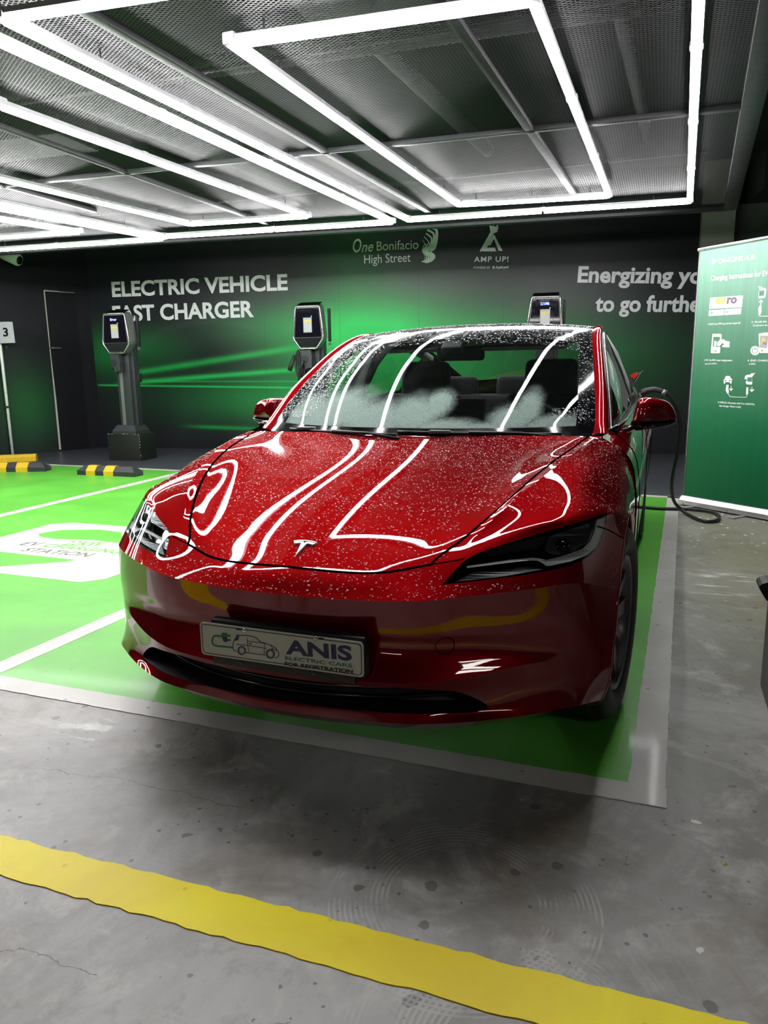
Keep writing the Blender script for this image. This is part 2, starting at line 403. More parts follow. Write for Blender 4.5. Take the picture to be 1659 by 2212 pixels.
# ------------------------------------------------------------------ back wall with its printed mural
WA = math.radians(7.0); WE_ = np.array([math.cos(WA), math.sin(WA), 0]); W0 = np.array([-7.85, 7.98, 0.0])
WF = Frame(W0, WE_, (0, 0, 1))
def mat_mural():
    m, nt, b = newmat('printed black and green mural'); vec, s, yy, z = coords(nt)
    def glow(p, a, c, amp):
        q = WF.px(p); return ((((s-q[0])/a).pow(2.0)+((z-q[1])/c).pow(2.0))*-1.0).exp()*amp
    g = glow((790, 735), 1.05, 0.50, 1.0)+glow((930, 760), 1.5, 0.55, 0.42)+glow((1150, 770), 1.6, 0.5, 0.25)+glow((600, 700), 1.0, 0.28, 0.16)+glow((790, 860), 2.2, 0.35, 0.5)
    g = g+glow((225, 765), 0.45, 0.35, 0.14)+glow((310, 755), 0.7, 0.30, 0.13)+glow((770, 610), 0.6, 0.8, 0.10)
    def streak(p, q, w, amp, fade):
        a, c = WF.px(p), WF.px(q); L = c-a; sl = L[1]/L[0]
        d = (z-(s-a[0])*sl-a[1])/w
        up = (d.pow(2.0)*-1.0).exp()
        tt = (s-a[0])/L[0]
        return up*tt.step(-0.02, fade[0])*(1-tt.step(fade[1], 1.05))*amp
    g = g+streak((215, 832), (660, 838), 0.014, 0.55, (0.01, 0.97))
    g = g+streak((240, 830), (660, 797), 0.035, 0.55, (0.15, 0.9))+streak((250, 812), (700, 742), 0.045, 0.40, (0.12, 0.75))
    g = g+streak((300, 824), (660, 824), 0.012, 0.28, (0.2, 0.97))+streak((380, 920), (660, 930), 0.03, 0.25, (0.3, 0.97))
    arc = WF.px((455, 770)); rr = (((s-arc[0])/1.25).pow(2.0)+((z-arc[1])/0.55).pow(2.0)).sqrt()
    band = rr.step(0.86, 0.95)*(1-rr.step(1.02, 1.12))*(z-arc[1]).step(0.0, 0.2)
    n = noise(nt, vec, 1.1, 5, 0.6); g = (g*(n*0.5+0.75)).clamp()
    c = mixc(nt, n, (0.008, 0.009, 0.012), (0.016, 0.017, 0.021))
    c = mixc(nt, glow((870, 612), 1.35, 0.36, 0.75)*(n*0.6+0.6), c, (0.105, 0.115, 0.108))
    c = mixc(nt, band*0.5, c, (0.028, 0.030, 0.032))
    c = mixc(nt, g, c, (0.02, 0.80, 0.15))
    seam = ((s/1.22).frac()-0.5).abs().lt(0.0022); c = mixc(nt, seam*0.5, c, (0.03, 0.03, 0.03))
    wire(nt, b, col=c, rough=(n*0.14+0.32).clamp()); setp(b, spec=0.38); return m
def wall_slab(name, o, e, length, h, mat, th=0.15, z0=0.0):
    bm = bmesh.new(); add_box(bm, (length/2, th/2, z0+h/2), (length, th, h))
    ob = bm_obj(name, bm, mat, None, smooth=False); ob.location = o; ob.rotation_euler = (0, 0, math.atan2(e[1], e[0])); return tag(ob, kind='structure')
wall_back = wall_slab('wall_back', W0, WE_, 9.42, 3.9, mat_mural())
LM = plain('silver grey letter vinyl', (0.86, 0.86, 0.90), 0.42)
LG = plain('green tinted letter vinyl', (0.70, 0.84, 0.72), 0.42)
text_px('wall_lettering', 'ELECTRIC VEHICLE', WF, (243, 642), (622, 627), (243, 609), LM, wall_back, h=.004, bold=.03)
text_px('wall_lettering', 'FAST CHARGER', WF, (245, 695), (549, 685), (245, 661), LM, wall_back, h=.004, bold=.03)
text_px('wall_lettering', 'Energizing you', WF, (1247, 610.5), (1517, 613.5), (1247, 575), LM, wall_back, h=.004, bold=.03, ref='Energizing yo')
text_px('wall_lettering', 'to go further', WF, (1285, 673.5), (1511, 674.5), (1285, 638), LM, wall_back, h=.004, bold=.03, ref='to go furthe')
text_px('wall_lettering', 'Bonifacio', WF, (814, 541.5), (904, 537.5), (814, 522), LM, wall_back, h=.004)
text_px('wall_lettering', 'High Street', WF, (787, 569.5), (887, 565), (787, 551), LM, wall_back, h=.004)
text_px('wall_lettering', 'O', WF, (763, 546), (782, 544), (764, 517), LG, wall_back, h=.004, bold=.012, shear=.25)
text_px('wall_lettering', 'ne', WF, (781, 545), (807, 543), (781, 522), LG, wall_back, h=.004, bold=.012, shear=.35)
text_px('wall_lettering', 'AMP UP!', WF, (1024, 566), (1098, 565.5), (1024, 554.5), LM, wall_back, h=.004, bold=.012, spacing=1.15)
text_px('wall_lettering', 'POWERED BY', WF, (1023, 580.5), (1059, 580.5), (1023, 575.5), LM, wall_back, h=.004)
text_px('wall_lettering', 'AyalaLand', WF, (1070, 580), (1098, 579.5), (1070, 574.5), LM, wall_back, h=.004, bold=.02)
def wpoly(pts): return [tuple(WF.px(p)) for p in pts]
multi_poly('wall_emblem', WF, [wpoly([(1063, 575), (1069, 575), (1067, 577.5), (1069, 580), (1063, 580), (1065, 577.5)]),
    # the plug-and-triangle sign
    wpoly([(1036, 543), (1072, 543), (1069, 535), (1052, 535), (1066, 504), (1060, 500)]),
    wpoly([(1077, 542), (1086, 542), (1067, 506), (1053.5, 530), (1059, 530.5), (1067, 516)]),
    wpoly([(1057, 487), (1077, 491), (1074, 501), (1066, 504), (1059.5, 500.5)]),
    wpoly([(1064, 487), (1067, 479.5), (1070, 480), (1067, 488)]), wpoly([(1072, 489), (1076, 479.5), (1079, 480.5), (1075, 490)])], LM, wall_back, h=.004)
sw = []
for k, (x0, y0, wd0, bx) in enumerate([(912, 517, 1.2, 0), (916, 511, 2.5, 4), (920, 504, 4, 9), (923, 497, 5.5, 15), (927, 491, 7, 21)]):
    P = [(x0, y0), (x0+9+bx*.35, y0+14-k*1.5), (x0+6+bx*.25, 527+k*2), (912+bx*.55, 541), (918+bx*.9, 553), (917+bx*.7, 562), (910+bx*.45, 565+k*.5)]
    P = [tuple(WF.px(q)) for q in smooth_path(P, 6)]
    ww = [wd0/148*(0.55+0.45*math.sin(math.pi*i/(len(P)-1))) for i in range(len(P))]
    sw.append(stroke(P, ww))
multi_poly('wall_emblem', WF, sw, LG, wall_back, h=.004)

# left wall with its flush door, right-hand column and the dark wall beyond it
LA = np.array([-7.85, 7.98, 0]); LB = np.array([-8.75, 5.75, 0])
le = (LA-LB)/np.linalg.norm(LA-LB); LF = Frame(LB, le, (0, 0, 1))
def mat_leftwall():
    m, nt, b = newmat('black and green side wall print'); vec, s, yy, z = coords(nt)
    q = LF.px((62, 880)); g = ((((s-q[0])/0.45).pow(2.0)+((z-q[1])/0.55).pow(2.0))*-1.0).exp()*0.17
    n = noise(nt, vec, 1.3, 4); c = mixc(nt, n, (0.007, 0.007, 0.010), (0.013, 0.013, 0.017))
    wire(nt, b, col=mixc(nt, g, c, (0.012, 0.40, 0.06)), rough=(n*0.1+0.42).clamp()); setp(b, spec=0.22); return m
wall_left = wall_slab('wall_left', LB, le, float(np.linalg.norm(LA-LB)), 3.9, mat_leftwall())
d0, d1 = LF.px((130, 977))[0], LF.px((192, 964))[0]; dh = LF.px((97, 628))[1]
door = tag(poly_on('door_1', LF, [(d0, 0.02), (d1, 0.02), (d1, dh), (d0, dh)], plain('black door leaf', (0.006, 0.006, 0.008), 0.45, spec=.22), None, h=.012), kind='structure')
M_WORN = plain('chipped white edge', (0.45, 0.44, 0.40), 0.6)
multi_poly('door_edge', LF, [stroke([(d0, .03), (d0+.004, .8), (d0, 1.5), (d0, dh)], [.03, .026, .012, .016]), stroke([(d0, dh), ((d0+d1)/2, dh)], [.02, .012]), stroke([((d0+d1)/2, dh-.005), (d1, dh)], [.008, .006])], M_WORN, door, h=.016, h0=.008)
hp = LF.px((111, 752)); box('door_handle', LF.at(hp[0]+.05, hp[1], .04), (.16, .06, .035), M_GALV, door, bev=.012, rotz=math.atan2(le[1], le[0]))
tag(box('wall_side', (-9.45, 4.6, 1.95), (0.9, 2.6, 3.9), M_BLACKWALL), kind='structure')
cl, crp, cq = WF.px((1512, 500))[0], WF.px((1582, 500))[0], WF.px((1598, 500))[0]
bm = bmesh.new(); add_box(bm, ((cl+crp)/2, .12, 2.0), (crp-cl, .50, 4.0))
col_ = bm_obj('wall_column', bm, M_CONCWALL, None, smooth=False); col_.location = W0; col_.rotation_euler = (0, 0, WA); tag(col_, kind='structure')
wall_right = wall_slab('wall_right', WF.at(crp, 0, -.05), WE_, 4.4, 3.25, M_DARKGREEN)
tag(box('wall_beam', (4.2, 9.1, 3.75), (4.6, .9, 1.0), M_BLACKWALL, rotz=WA), kind='structure')

# ------------------------------------------------------------------ ceiling: slab, expanded metal panels, frame bars
tag(box('ceiling', (-2.5, 1.5, CEIL_Z+1.15), (26, 24, 0.2), M_DARKSLAB), kind='structure')
def mat_mesh():
    m, nt, b = newmat('expanded metal mesh'); vec, x, y, z = wpos(nt)
    a = (x/0.036)+(y/0.021); c = (x/0.036)-(y/0.021)
    da = (a.frac()-0.5).abs(); dc = (c.frac()-0.5).abs()
    st = da.max(dc).gt(0.33)
    n = noise(nt, vec, 1.5, 3)
    setp(b, metal=0.0, rough=0.5, spec=0.35); wire(nt, b, col=mixc(nt, n, (0.0045, 0.0050, 0.0055), (0.010, 0.011, 0.012)), alpha=st)
    wire(nt, b, normal=bump(nt, da.max(dc), 0.6, 0.004)); return m
M_MESH = mat_mesh()
cz = CEIL_Z
pb = [at_z(p, cz)[:2] for p in ((1578, 447), (880, 490), (355, 520))]
pr = at_z((1645, 130), cz)[:2]
bl = np.array([-9.0, pb[2][1]-(9.0+pb[2][0])*-0.11*-1])
rt0 = pb[0]+(pr-pb[0])*((0.0-pb[0][1])/(pr[1]-pb[0][1]))
V = [(rt0[0], -0.1, cz), (pb[0][0], pb[0][1], cz), (pb[1][0], pb[1][1], cz), (pb[2][0], pb[2][1], cz), (-9.0, pb[2][1]-.45, cz), (-9.0, -0.1, cz)]
ceil_mesh = mesh_obj('ceiling_mesh', V, [(0, 1, 2, 3, 4, 5)], M_MESH, None, smooth=False); tag(ceil_mesh, kind='structure')
def bar(name, p, q, w, h, mat, dz=0.0, parent=ceil_mesh):
    p = np.array([p[0], p[1], cz+dz]); q = np.array([q[0], q[1], cz+dz]); d = q-p; L = np.linalg.norm(d[:2])
    return box(name, tuple((p+q)/2), (L, w, h), mat, parent, bev=.004, rotz=math.atan2(d[1], d[0]))
def ex(p, q, a, b):
    p, q = np.array(p), np.array(q); return p+(q-p)*a, p+(q-p)*b
B1 = ex(at_z((190, 20), cz), at_z((945, 465), cz), -0.3, 1.0); bar('ceiling_bar', *B1, .055, .03, M_DKMETAL, -.012)
B2 = ex(at_z((985, 40), cz), at_z((1240, 415), cz), -0.5, 1.05); bar('ceiling_bar', *B2, .055, .03, M_DKMETAL, -.012)
B3 = ex(at_z((70, 390), cz), at_z((1130, 277), cz), -0.9, 1.0); bar('ceiling_bar', *B3, .045, .03, M_GALV, -.012)
B4 = ex(at_z((1130, 277), cz), at_z((1640, 222), cz), 0.0, 1.0); bar('ceiling_bar', *B4, .055, .03, M_DKMETAL, -.012)
bar('ceiling_edge', pb[0], pb[1], .09, .06, M_DKMETAL, 0); bar('ceiling_edge', pb[1], pb[2], .09, .06, M_DKMETAL, 0); bar('ceiling_edge', pb[2], (-9.0, pb[2][1]-.45), .09, .06, M_DKMETAL, 0)
bar('ceiling_edge', pb[0], rt0, .12, .07, M_DKMETAL, 0)
for k, (xx, yy) in enumerate([(-2.9, 5.55), (-4.0, 4.0), (-5.6, 4.2)]): bar('ceiling_bar', (xx, 0.0), (xx-.05*k, yy), .05, .03, M_DKMETAL, -.012)
for yy in (1.9, 4.5): bar('ceiling_bar', (-8.8, yy-.25), (1.2, yy+.1), .03, .02, M_DKMETAL, .06)
M_PIPE = plain('grey duct steel', (0.06, 0.066, 0.064), 0.5, 0.2)
for k, (a, b_, r) in enumerate([((-7.5, 2.2), (1.0, 2.9), .07), ((-6.6, .4), (-5.2, 5.2), .10), ((-1.0, .6), (-.7, 5.6), .06), ((.55, .5), (.75, 5.4), .045), ((-3.1, 1.0), (-2.7, 5.4), .16)]):
    tag(tube('trim_%d' % (k+1), [(a[0], a[1], cz+.42+.06*(k % 3)), (b_[0], b_[1], cz+.42+.06*(k % 3))], r, M_PIPE, None, 14), kind='structure')
tag(box('trim_6', (-4.6, 3.3, cz+.5), (2.0, .5, .28), M_PIPE, rotz=.08), kind='structure')
tag(box('trim_7', (-.2, 2.3, cz+.55), (1.6, .45, .25), M_PIPE, rotz=.05), kind='structure')

# ------------------------------------------------------------------ LED tube frames
def led_frame(pts, label, closed=True, r=0.0185, seed=0):
    c = np.mean([p[:2] for p in pts], axis=0)
    root = empty('led_light_frame', (c[0], c[1], LED_Z), label, 'light', 'led tube frames under the ceiling')
    n = len(pts)
    for i in range(n if closed else n-1):
        a = np.array([pts[i][0], pts[i][1], LED_Z]); b = np.array([pts[(i+1) % n][0], pts[(i+1) % n][1], LED_Z])
        d = (b-a); L = np.linalg.norm(d); d /= L
        k = max(1, int(round(L/1.22)))
        for j in range(k):
            p, q = a+d*(L*j/k+.012), a+d*(L*(j+1)/k-.012)
            tube('light_tube', [p, q], r, M_LED, root, 12)
            mid = (p+q)/2; box('tube_channel', (mid[0], mid[1], LED_Z+.022), (L/k-.02, .050, .022), M_CLIP, root, rotz=math.atan2(d[1], d[0]))
            if j > 0: box('connector', tuple(a+d*(L*j/k)+np.array([0, 0, .022])), (.05, .062, .03), M_CLIP, root, bev=.006, rotz=math.atan2(d[1], d[0]))
        box('corner_connector', tuple(a+np.array([0, 0, .02])), (.06, .06, .05), M_CLIP, root, bev=.008)
        for f in (.12, .5, .88):
            p = a+d*L*f; tube('hanger', [p+np.array([0, 0, .02]), (p[0], p[1], cz+.002)], .004, M_GALV, root, 6)
    return root
lz = lambda p: at_z(p, LED_Z)
o1, o2, o3, o3n = lz((5, 42)), lz((882, 476)), lz((1490, 436)), lz((1509, 0))
o4 = o3n+(o3n-o3)/np.linalg.norm(o3n-o3)*0.62
led_frame([o1, o2, o3, o4], 'large outer frame of lit LED tubes over the right side of the red car')
led_frame([lz((500, 97)), lz((990, 443)), lz((1315, 424)), lz((1150, 4))], 'small inner frame of lit LED tubes directly over the hood, inside the larger right frame')
b1, b2, b3, b3n = lz((0, 93)), lz((848, 481)), lz((355, 512)), lz((0, 440))
b0 = b1+(b1-b2)*.02; bn = b3+(b3n-b3)*(4.4/np.linalg.norm(b3n-b3))
led_frame([b0, b2, b3, bn], 'large outer frame of lit LED tubes over the empty green bay left of the car')
i1, i2, i3, i3n = lz((0, 230)), lz((665, 468)), lz((410, 485)), lz((0, 387))
led_frame([i1, i2, i3, i3+(i3n-i3)*(3.4/np.linalg.norm(i3n-i3))], 'small inner frame of lit LED tubes over the empty bay, nested in the middle frame')
c1 = lz((352, 517)); c2 = lz((0, 540)); cdn = (c2-c1)/np.linalg.norm(c2-c1); cc = lz((0, 452)); cln = (cc-c1)/np.linalg.norm(cc-c1)
led_frame([c1+cln*4.3, c1, c1+cdn*2.65, c1+cdn*2.65+cln*4.2], 'outer frame of lit LED tubes at the far left by the black side wall')
e2 = lz((172, 502)); e3 = lz((0, 513)); e1 = lz((0, 475)); en = (e3-e2)/np.linalg.norm(e3-e2); el = (e1-e2)/np.linalg.norm(e1-e2)
led_frame([e2+el*3.2, e2, e2+en*1.3, e2+en*1.3+el*3.1], 'inner frame of lit LED tubes at the far left edge, above the wall camera')
# ordinary garage panel lights over the driveway behind the photographer
M_PANEL = emissive('lit panel diffuser', (1.0, .95, .88), 15.0)
for k, (x, y, z) in enumerate([(3.35, -2.7, 2.62), (-3.6, -3.1, 2.62), (0.3, -6.2, 2.62)]):
    root = empty('ceiling_panel_light', (x, y, z), 'white panel light on the ceiling over the driveway', 'light', 'driveway panel lights')
    box('panel_body', (x, y, z+.045), (1.26, .46, .05), M_CLIP, root, bev=.01)
    for s in (-.12, .12): box('panel_diffuser', (x, y+s, z+.012), (1.1, .13, .02), M_PANEL, root)
    for s in (-.4, .4): tube('hanger', [(x+s, y, z+.06), (x+s, y, CEIL_Z+1.06)], .005, M_GALV, root, 6)
# ------------------------------------------------------------------ car materials
def mat_red():
    m, nt, b = newmat('deep red metallic paint'); vec, x, y, z = wpos(nt)
    fl = noise(nt, vec, 900, 2); setp(b, metal=0.55, rough=0.40, coat=1.0, coatr=0.012, spec=0.0)
    b.inputs['Coat IOR'].default_value = 1.62
    b.inputs['Specular Tint'].default_value = (0.55, 0.02, 0.03, 1)
    wire(nt, b, col=mixc(nt, fl, (0.140, 0.0016, 0.0045), (0.22, 0.0030, 0.0075))); return m
M_RED = mat_red()
M_GLOSSBLK = plain('gloss black plastic', (0.006, 0.006, 0.007), 0.12, 0, 0.6, var=0.1)
M_ROOFGL = plain('black roof glass', (0.004, 0.004, 0.005), 0.085, var=0.1)
M_MATTBLK = plain('matt black plastic', (0.012, 0.012, 0.013), 0.55)
M_GAP = plain('dark panel gap', (0.002, 0.002, 0.002), 0.9, spec=0.0)
M_RUBBER = plain('tyre rubber', (0.016, 0.016, 0.017), 0.62)
M_RIM = plain('dark grey alloy', (0.10, 0.10, 0.11), 0.35, 0.7)
M_CHROME = plain('satin chrome', (0.62, 0.62, 0.63), 0.22, 1.0)
M_SEAT = plain('black seat leatherette', (0.007, 0.007, 0.008), 0.6, spec=.25)
M_DASH = plain('dark dashboard', (0.012, 0.0125, 0.014), 0.7, spec=.25)
M_LINER = plain('pale grey headliner', (0.34, 0.36, 0.35), 0.8)
M_SCREEN = plain('dark display glass', (0.004, 0.004, 0.005), 0.06)
def mat_glass(name, tint, dens=0.0):
    m, nt, b = newmat(name); nt.nodes.remove(b); out = [n for n in nt.nodes if n.type == 'OUTPUT_MATERIAL'][0]
    tr = nt.nodes.new('ShaderNodeBsdfTransparent'); tr.inputs[0].default_value = (*tint, 1)
    gl = nt.nodes.new('ShaderNodeBsdfGlossy'); gl.inputs['Roughness'].default_value = 0.012
    fr = nt.nodes.new('ShaderNodeFresnel'); gm = nt.nodes.new('ShaderNodeNewGeometry'); io = X(nt, gm.outputs['Backfacing'])*(1/1.5-1.5)+1.5; nt.links.new(io.s, fr.inputs[0])   # a thin pane reflects alike from both sides
    mx = nt.nodes.new('ShaderNodeMixShader'); nt.links.new(fr.outputs[0], mx.inputs[0])
    nt.links.new(tr.outputs[0], mx.inputs[1]); nt.links.new(gl.outputs[0], mx.inputs[2]); nt.links.new(mx.outputs[0], out.inputs[0]); return m
M_WS = mat_glass('windscreen glass', (0.80, 0.86, 0.84))
M_SIDEGL = mat_glass('tinted side glass', (0.55, 0.60, 0.58))
M_LENS = mat_glass('clear headlight lens', (0.88, 0.90, 0.90))

CAR = empty('car', (0, 2.3, 0), 'wet dark red four-door electric car parked nose-out in the green bay, plugged in', 'car')

# ------------------------------------------------------------------ spline surface of the nose, hood and fenders
def spline(P, t, brk, ts):
    """C1 cubic through rows of P at params t; tangents are one-sided at the breaks"""
    P = np.asarray(P, float); n = len(t); d = [(P[i+1]-P[i])/(t[i+1]-t[i]) for i in range(n-1)]
    mL, mR = [None]*n, [None]*n
    for i in range(n):
        if i == 0: m = d[0]; mL[i] = mR[i] = m
        elif i == n-1: m = d[-1]; mL[i] = mR[i] = m
        else:
            h0, h1 = t[i]-t[i-1], t[i+1]-t[i]; m = (d[i-1]*h1+d[i]*h0)/(h0+h1)
            mL[i] = mR[i] = m
            if i in brk: mL[i], mR[i] = d[i-1], d[i]
    for i in range(1, n-1):                     # parabolic ends next to a break / the border
        pass
    mR[0] = 1.5*d[0]-0.5*mL[1] if n > 2 else d[0]
    mL[n-1] = 1.5*d[-1]-0.5*mR[n-2] if n > 2 else d[-1]
    out = []
    for s in ts:
        i = min(max(int(np.searchsorted(t, s, side='right')-1), 0), n-2); h = t[i+1]-t[i]; u = (s-t[i])/h
        out.append((2*u**3-3*u*u+1)*P[i]+(u**3-2*u*u+u)*h*mR[i]+(-2*u**3+3*u*u)*P[i+1]+(u**3-u*u)*h*mL[i+1])
    return np.array(out)
AY, AZ, AR = 0.800, 0.340, 0.375
def arch(th, x): t = math.radians(th); return (x, AY+AR*math.cos(t), AZ+AR*math.sin(t))
U = [0, .25, .5, .58, .72, .87, 1.0]
ROWS = [
 [(0, 1.085, .930), (.37, 1.115, .934), (.728, 1.155, .930), (.776, 1.185, .931), (.862, 1.185, .872), (.911, 1.18, .70), arch(6, .908)],
 [(0, 1.00, .922), (.36, 1.00, .925), (.700, 1.00, .915), (.738, 1.00, .918), (.838, 1.01, .860), (.905, 1.06, .755), arch(38, .906)],
 [(0, .80, .897), (.345, .80, .896), (.657, .80, .883), (.694, .80, .890), (.806, .81, .844), (.888, .88, .770), arch(64, .904)],
 [(0, .60, .853), (.325, .60, .852), (.603, .60, .837), (.637, .60, .847), (.782, .645, .812), (.876, .715, .755), arch(84, .903)],
 [(0, .42, .797), (.29, .42, .793), (.538, .42, .777), (.572, .42, .790), (.750, .475, .779), (.858, .58, .752), arch(100, .902)],
 [(0, .24, .718), (.25, .255, .716), (.470, .28, .710), (.502, .285, .714), (.690, .375, .752), (.828, .505, .748), arch(111, .900)],
 [(0, .090, .637), (.245, .108, .635), (.405, .172, .656), (.492, .205, .672), (.665, .328, .722), (.805, .455, .737), arch(120, .898)],
 [(0, .000, .583), (.23, .012, .585), (.45, .061, .592), (.53, .0985, .598), (.685, .193, .606), (.800, .308, .600), arch(148, .895)],
 [(0, .015, .490), (.23, .027, .490), (.45, .076, .490), (.53, .1135, .490), (.692, .203, .485), (.814, .313, .470), arch(166, .893)],
 [(0, .027, .442), (.23, .039, .442), (.45, .086, .443), (.53, .123, .444), (.696, .215, .430), (.814, .317, .415), arch(173, .891)],
 [(0, -.022, .362), (.23, -.010, .362), (.45, .046, .367), (.527, .086, .373), (.686, .194, .392), (.810, .315, .375), arch(181, .889)],
 [(0, -.010, .315), (.23, .002, .315), (.45, .058, .315), (.53, .100, .315), (.692, .203, .318), (.809, .314, .315), arch(188, .884)],
 [(0, -.025, .274), (.23, -.010, .274), (.45, .046, .273), (.535, .098, .268), (.693, .190, .270), (.804, .298, .270), arch(196, .875)],
 [(0, -.030, .249), (.23, -.014, .249), (.46, .034, .252), (.545, .080, .250), (.695, .180, .249), (.803, .284, .243), arch(203, .862)],
 [(0, .010, .214), (.23, .030, .214), (.45, .084, .213), (.53, .128, .212), (.665, .225, .210), (.765, .330, .208), arch(207, .845)],
]
# the hood proper: one smooth crowned surface with a shallow valley beside the centre
HP = ((0, 0, .59574), (0, 1, .45099), (0, 2, -.01248), (0, 3, -.36998), (0, 4, .34047), (0, 5, -.09021), (1, 0, -.24831), (1, 1, .43323), (1, 2, -.52436), (1, 3, -.12079), (1, 4, .38931), (1, 5, -.03367), (2, 0, .66959), (2, 1, .10315), (2, 2, -.22297), (2, 3, -.34729))
hood_z = lambda x, y: sum(k*x**(2*m)*y**n for m, n, k in HP)
for i in range(6):
    for q in (0, 1, 2):
        x, y, z = ROWS[i][q]; ROWS[i][q] = (x, y, hood_z(x, y))
RW = [1, 1, 1, 1, .95, .75, .35, 0, 0, 0, 0, 0, 0, 0, 0]          # how sharp the fender ridge is on each row
NU = [14, 14, 5, 10, 11, 10]; us = []; uk = [0]
for a, b, n in zip(U[:-1], U[1:], NU): us += list(np.linspace(a, b, n, endpoint=False)); uk.append(uk[-1]+n)
us.append(1.0)
NV = [7, 12, 12, 12, 11, 11, 9, 9, 6, 6, 4, 4, 3, 4]
curves = []
for row, w in zip(ROWS, RW):
    P = np.array(row); P = np.concatenate([P[1:2]*[-1, 1, 1], P]); t = [-U[1]]+U      # mirrored point keeps the centre flat
    A = spline(P, t, [], us); B = spline(P, t, [4], us); curves.append(A*(1-w)+B*w)
C_ = np.array(curves)
vk = [0.0]
for i in range(len(ROWS)-1): vk.append(vk[-1]+float(np.mean(np.linalg.norm(C_[i+1]-C_[i], axis=1))))
vs = []; vkn = [0]
for i, n in enumerate(NV): vs += list(np.linspace(vk[i], vk[i+1], n, endpoint=False)); vkn.append(vkn[-1]+n)
vs.append(vk[-1])
G = np.zeros((len(vs), len(us), 3))
for j, u in enumerate(us):
    fade = 1.0-min(max((u-.80)/.16, 0), 1); fade2 = 1.0-min(max((u-.74)/.12, 0), 1)
    P = C_[:, j]
    smo = spline(P, vk, [13], vs); sh7 = spline(P, vk, [7, 13], vs); sh10 = spline(P, vk, [10, 13], vs)
    G[:, j] = smo+(sh7-smo)*fade+(sh10-smo)*fade2
for j, u in enumerate(us):
    wu = 1-min(max((u-.38)/.12, 0), 1); wu = wu*wu*(3-2*wu)
    for i, v in enumerate(vs):
        wv = min(max((vk[6]-v)/(vk[6]-vk[5]+.0), 0), 1); wv = wv*wv*(3-2*wv)
        if wu*wv > 0: G[i, j, 2] += (hood_z(G[i, j, 0], G[i, j, 1])-G[i, j, 2])*wu*wv
nV, nU = len(vs), len(us)
i_s = vkn[6]                                       # fair the fender top between the ridge, the seam and the wheel arch
for _ in range(5):
    for a, b in ((uk[3], nU-1), (uk[1], uk[2])):
        B = G[1:i_s, a+1:b]; L_ = (G[:i_s-1, a+1:b]+G[2:i_s+1, a+1:b]+G[1:i_s, a:b-1]+G[1:i_s, a+2:b+1])/4-B
        G[1:i_s, a+1:b] = B+L_*.5
    for j in (uk[2], uk[3]):
        B = G[1:i_s, j]; G[1:i_s, j] = B+((G[:i_s-1, j]+G[2:i_s+1, j])/2-B)*.3
    for j in range(uk[2]+1, uk[3]):
        f = (us[j]-us[uk[2]])/(us[uk[3]]-us[uk[2]]); G[1:i_s, j] += ((G[1:i_s, uk[2]]*(1-f)+G[1:i_s, uk[3]]*f)-G[1:i_s, j])*.25
J_HS, J_RG = uk[2], uk[3]; I_SEAM = vkn[6]; I_CR = vkn[7]

bm0 = bmesh.new(); tagL = bm0.faces.layers.int.new('part')
vv = [[bm0.verts.new(G[i, j]) for j in range(nU)] for i in range(nV)]
for i in range(nV-1):
    for j in range(nU-1):
        f = bm0.faces.new((vv[i][j], vv[i+1][j], vv[i+1][j+1], vv[i][j+1])); f.smooth = True
        f[tagL] = 1 if (i < I_SEAM and j < J_HS) else (2 if i < I_SEAM else 3)     # hood, fender, bumper
bm0.normal_update()
BODY_BVH = BVHTree.FromBMesh(bm0)
def cut_outline(bm, poly, inside_tag, ok):
    """cut a closed outline (as seen from the front-left) into the skin and tag what lies inside"""
    n = len(poly)
    for k in range(n):
        a, b = np.array(poly[k]), np.array(poly[(k+1) % n])
        lo = np.minimum(a, b)-3; hi = np.maximum(a, b)+3
        pts = {v: proj(v.co[:]) for v in bm.verts}
        fs = []
        for f in bm.faces:
            if f[tagL] not in ok: continue
            q = np.array([pts[v] for v in f.verts]); mn, mx_ = q.min(0), q.max(0)
            if mx_[0] >= lo[0] and mn[0] <= hi[0] and mx_[1] >= lo[1] and mn[1] <= hi[1]: fs.append(f)
        if not fs: continue
        geom = list({v for f in fs for v in f.verts})+list({e for f in fs for e in f.edges})+fs
        nrm = np.cross(pray(a), pray(b)); nrm /= np.linalg.norm(nrm)
        bmesh.ops.bisect_plane(bm, geom=geom, plane_co=Vector(CAM), plane_no=Vector(nrm), dist=1e-6)
    P = [Vector(p) for p in poly]
    def inside(q):
        c = False; m = len(poly)
        for i in range(m):
            (x1, y1), (x2, y2) = poly[i], poly[(i+1) % m]
            if (y1 > q[1]) != (y2 > q[1]) and q[0] < (x2-x1)*(q[1]-y1)/(y2-y1)+x1: c = not c
        return c
    for f in bm.faces:
        if f[tagL] in ok and inside(proj(f.calc_center_median()[:])): f[tagL] = inside_tag
sc = lambda ox, oy, k, pts: [(ox+x/k, oy+y/k) for x, y in pts]
HL = [(955, 1263), (977, 1239), (999.6, 1215.3), (1017.6, 1202), (1033, 1194.5), (1051, 1188), (1106.3, 1170), (1161.8, 1153.5), (1217.2, 1136.8), (1272.7, 1121.6), (1312.5, 1107.5),
      (1308.7, 1130), (1304.5, 1148), (1300, 1163), (1294, 1176.5), (1286.5, 1188), (1277.5, 1197), (1267, 1204.8), (1254, 1212), (1239.4, 1218.6), (1215, 1226), (1189.5, 1232.5), (1134, 1242), (1078.6, 1249), (1023, 1256)]
cut_outline(bm0, HL, 4, (2, 3))
itop = [tuple(proj((x, y, z))) for x, y, z in ((-.02, -.018, .345), (.12, -.014, .345), (.24, -.004, .346), (.34, .016, .348))]
ibot = [tuple(proj((x, y, z))) for x, y, z in ((.34, .008, .276), (.24, -.009, .276), (.12, -.021, .276), (-.02, -.025, .276))]
